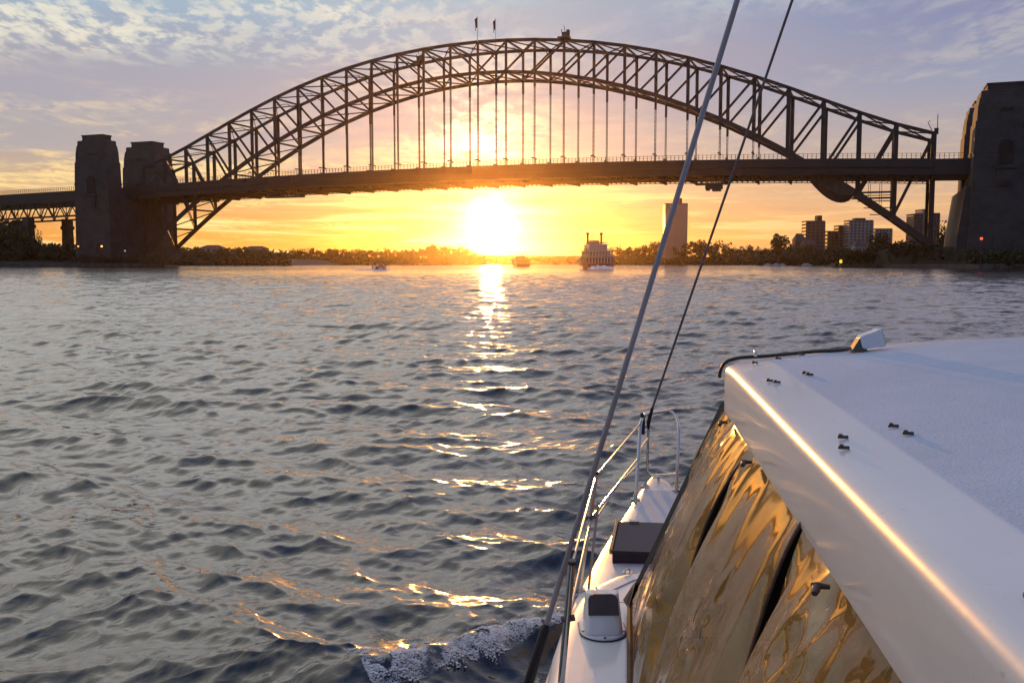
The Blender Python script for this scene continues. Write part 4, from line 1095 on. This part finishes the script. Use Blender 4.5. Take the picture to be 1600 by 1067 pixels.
# side curtain of clear vinyl, in panels with dark gaps
CT = Vector((.02, 0, 2.135)); CB = Vector((-.385, 0, 1.195))
CN = Vector((-.918, 0, .397))
def cpt(F, h, off=0.0):
    p = CT.lerp(CB, h); return Vector((p.x, F + .07 * h, p.z)) + CN * off
def crease(F, h, sd):
    n = mnoise.noise
    big = .016 * n(Vector((F * 2.0 + h * .8 + sd, h * .5, sd)))
    lean = F * 6.5 + h * 2.2 + .9 * n(Vector((F * 1.3, h * 1.4, sd + 4)))
    fold = .016 * n(Vector((lean * .62, h * .7, sd + 8))) + .0018 * n(Vector((lean * 2.1, h * 1.1, sd + 5)))
    m = max(0, n(Vector((F * 2.4, h * 2.2, sd + 11))) - .02) * 2.4       # patches where the sheet is crumpled
    crump = m * (.014 * (1 - abs(n(Vector((F * 9 + h * 7, h * 7 - F * 6, sd + 6)))) * 2.4) + .005 * n(Vector((F * 22 - h * 14, h * 16, sd))))
    env = min(1, h * 6 + .2) * min(1, (1 - h) * 5 + .1)
    return (big + fold + crump) * env + .062 * math.sin(math.pi * h) ** .8 * min(1, -F / .5 + .02)
edges = [(lambda h: -.0, lambda h: -.945 - .20 * h - .10 * h * h), (lambda h: -.985 - .34 * h - .10 * h * h, lambda h: -1.915 - .47 * h), (lambda h: -1.955 - .51 * h, lambda h: -2.95 - .4 * h), (lambda h: -3.03 - .4 * h, lambda h: -4.6)]
for k, (l, r) in enumerate(edges):
    P = []
    for h in np.linspace(0, 1, 110):
        row = []
        for s in np.linspace(0, 1, 120):
            F = l(h) + (r(h) - l(h)) * s; ed = min(1, min(s, 1 - s) * 12)
            row.append(cpt(F, h, crease(F, h, k * 3.7) * (.5 + .5 * ed) + .018 * (1 - ed) * math.sin(h * 7 + k)))
        P.append(row)
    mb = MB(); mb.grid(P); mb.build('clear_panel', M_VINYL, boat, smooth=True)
    mb = MB(); mb.tube([P[j][-1] + CN * -.002 for j in range(0, 110, 4)], .005, 6); mb.build('panel_hem', M_HEM, boat, smooth=True)
mb = MB()
P = [[cpt(.012 - .05 * s * (1 + .5 * h), h, .016 * (1 - (2 * s - 1) ** 2) + .006) for s in (0, .5, 1)] for h in np.linspace(0, 1.0, 20)]
mb.grid(P); e_ = mb.build('edge_trim', M_BLACK, boat, smooth=True)
mb = MB(); mb.add([cpt(.035, .93, .02), cpt(-.07, .88, .03), cpt(-.10, 1.0, .012), cpt(.045, 1.02, .03)], [(0, 1, 2, 3)]); mb.build('trim_flap', M_BLACK, boat)
mb = MB(); mb.tube([cpt(F, 1.0, .004) for F in np.linspace(.0, -4.6, 30)], .013, 8); mb.build('bottom_hem', M_HEM, boat, smooth=True)
for F in (-.42, -1.17, -2.33):
    e = empty('turn_button', cpt(F, .035, .045), 0, boat)
    mb = MB(); mb.tube([(.02, 0, 0), (-.006, 0, .002), (-.014, -.004, .003)], [.005, .0075, .006], 10); mb.tube([(-.006, .006, .002), (-.010, -.016, -.002), (-.014, -.026, -.006)], [.006, .009, .006], 10); mb.build('knob', M_SCREW, e, smooth=True)
# inside: low side, sole, bench, bulkhead, front window
mb = MB(); mb.box((-.358, -2.3, 1.0), (.03, 4.6, .40)); mb.build('coaming', M_SOLE_SHADE, boat)  # coloured dark so the curtain gaps read as shaded interior
mb = MB(); mb.box((1.5, -2.63, 1.07), (3.72, 5.2, .06)); mb.build('cockpit_sole', M_SOLE_SHADE, boat)
mb = MB(); mb.box((1.3, -1.7, 1.22), (.7, 2.6, .22)); mb.build('bench', M_CUSH, boat, bevel=.04)
mb = MB(); q = [(-.30, .7), (3.2, .7), (3.2, 2.1), (.06, 2.1), (-.29, 1.25)]; mb.loft([[(a, -.075, b) for a, b in q], [(a, -.045, b) for a, b in q]]); mb.build('blocking_bulkhead', M_SOLE_SHADE, boat)  # raised to roof height to block brightness from the front window
P = [[(-.37 + .39 * s + 3.2 * q * 1.0, -.015 + .02 * math.sin(9 * q + 3 * s), 1.2 + .93 * s) for q in np.linspace(0, 1, 40)] for s in np.linspace(0, 1, 20)]
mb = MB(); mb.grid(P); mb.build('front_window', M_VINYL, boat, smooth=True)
mb = MB(); mb.box((3.28, -2.6, 1.4), (.05, 5.2, 1.5)); mb.build('far_side', M_SOLE_SHADE, boat)
mb = MB(); mb.box((1.5, -5.25, 1.4), (3.5, .05, 1.5)); mb.build('aft_bulkhead', M_SOLE_SHADE, boat)

# bow-wave foam lying on the crest beside the hull: lacy sheet and clots of bubbles
from mathutils.kdtree import KDTree
KD = KDTree(len(NEAR_WATER))
for k_, p in enumerate(NEAR_WATER): KD.insert((p[0], p[1], 0), k_)
KD.balance()
def surf(x, y):
    w_ = z_ = 0
    for co, k_, d_ in KD.find_n((x, y, 0), 4):
        q = 1 / (d_ + .004); w_ += q; z_ += q * NEAR_WATER[k_][2]
    return z_ / w_
def crest(s_, q):
    return (0.50 - 1.42 * s_ + .03 * math.sin(s_ * 17) - .51 * q, 6.84 - .90 * s_ - .05 * s_ * s_ + .86 * q)
mb = MB(); P = []
for i in range(150):
    row = []
    for jx in range(44):
        s_ = i / 149; q = (jx / 43 - .32) * .46 * (.45 + .75 * s_); x, y = crest(s_, q)
        row.append((x, y, surf(x, y) + .007 + .004 * mnoise.noise(Vector((x * 30, y * 30, 0)))))
    P.append(row)
mb.grid(P)
m = bpy.data.materials.new('foam_lace'); m.use_nodes = True; t = NT(m.node_tree); b = t.n['Principled BSDF']
b.inputs['Base Color'].default_value = (.72, .72, .74, 1); b.inputs['Roughness'].default_value = .85
oc = t.node('ShaderNodeTexCoord').outputs['Object']
vo = t.node('ShaderNodeTexVoronoi', {'Vector': t.vm('ADD', oc, t.vm('MULTIPLY', t.noise(oc, 9, 3, color=True), (.16, .16, .0))), 'Scale': 55.0}, feature='DISTANCE_TO_EDGE')
lace = t.ss(vo.outputs['Distance'], .28, .02)
thick = t.noise(t.vm('MULTIPLY', oc, (1, 1, 0)), 6.5, 7, .72)
al = t.m('MULTIPLY', t.ss(t.m('ADD', thick, t.m('MULTIPLY', lace, .13)), .52, .70), .85)
tr = t.node('ShaderNodeBsdfTransparent'); mx = t.node('ShaderNodeMixShader')
t.l.new(al, mx.inputs[0]); t.l.new(tr.outputs[0], mx.inputs[1]); t.l.new(b.outputs[0], mx.inputs[2]); t.l.new(mx.outputs[0], t.n['Material Output'].inputs[0])
o = mb.build('bow_foam', m, smooth=True); tag(o, 'lacy white foam spreading over the bow wave beside the hull', 'foam', kind='stuff')
mb = MB(); g2 = np.random.default_rng(4)
ICO = [(0, 0, 1), (.894, 0, .447), (.276, .851, .447), (-.724, .526, .447), (-.724, -.526, .447), (.276, -.851, .447), (.724, .526, -.447), (-.276, .851, -.447), (-.894, 0, -.447), (-.276, -.851, -.447), (.724, -.526, -.447), (0, 0, -1)]
ICF = [(0, 1, 2), (0, 2, 3), (0, 3, 4), (0, 4, 5), (0, 5, 1), (1, 6, 2), (2, 7, 3), (3, 8, 4), (4, 9, 5), (5, 10, 1), (1, 10, 6), (2, 6, 7), (3, 7, 8), (4, 8, 9), (5, 9, 10), (6, 11, 10), (7, 11, 6), (8, 11, 7), (9, 11, 8), (10, 11, 9)]
for k in range(26000):
    s_ = g2.random(); q = (g2.normal() * .085 + .03) * (.45 + .75 * s_)
    x, y = crest(s_, q)
    nz = mnoise.noise(Vector((x * 5, y * 5, 3))) + .6 * mnoise.noise(Vector((x * 14, y * 14, 8)))
    if nz < -.10 + 2.2 * abs(q) + .25 * g2.random(): continue
    r = .0022 + .0062 * g2.random() ** 3
    z = surf(x, y) + .004 + .035 * max(0, nz) * g2.random()
    if g2.random() < .03: z += .07 * g2.random() ** 2
    a_, b_, c_ = 1 + g2.random(), 1 + g2.random(), .6 + .5 * g2.random()
    mb.add([(x + r * a * a_, y + r * b * b_, z + r * c * c_) for a, b, c in ICO], ICF)
o = mb.build('bow_spray', M_FOAM, smooth=True); tag(o, 'clots of white bubbles thrown along the bow wave crest', 'foam', kind='stuff')

# ------------------------------------------------------------------ evening haze
mb = MB(); mb.box((0, 0, 79), (15000, 15000, 160)); hz = mb.build('haze', None); hz['kind'] = 'stuff'
tag(hz, 'golden evening haze over the harbour, also standing in for lens flare', 'haze')
m = bpy.data.materials.new('evening_air'); m.use_nodes = True; t = NT(m.node_tree); t.n.clear()
o_ = t.node('ShaderNodeOutputMaterial'); pv = t.node('ShaderNodeVolumePrincipled')
pv.inputs['Color'].default_value = (1.0, .74, .46, 1); pv.inputs['Density'].default_value = 3.5e-5; pv.inputs['Anisotropy'].default_value = .93  # forward scatter also stands in for lens flare round the sun
t.l.new(pv.outputs[0], o_.inputs['Volume']); hz.data.materials.append(m)
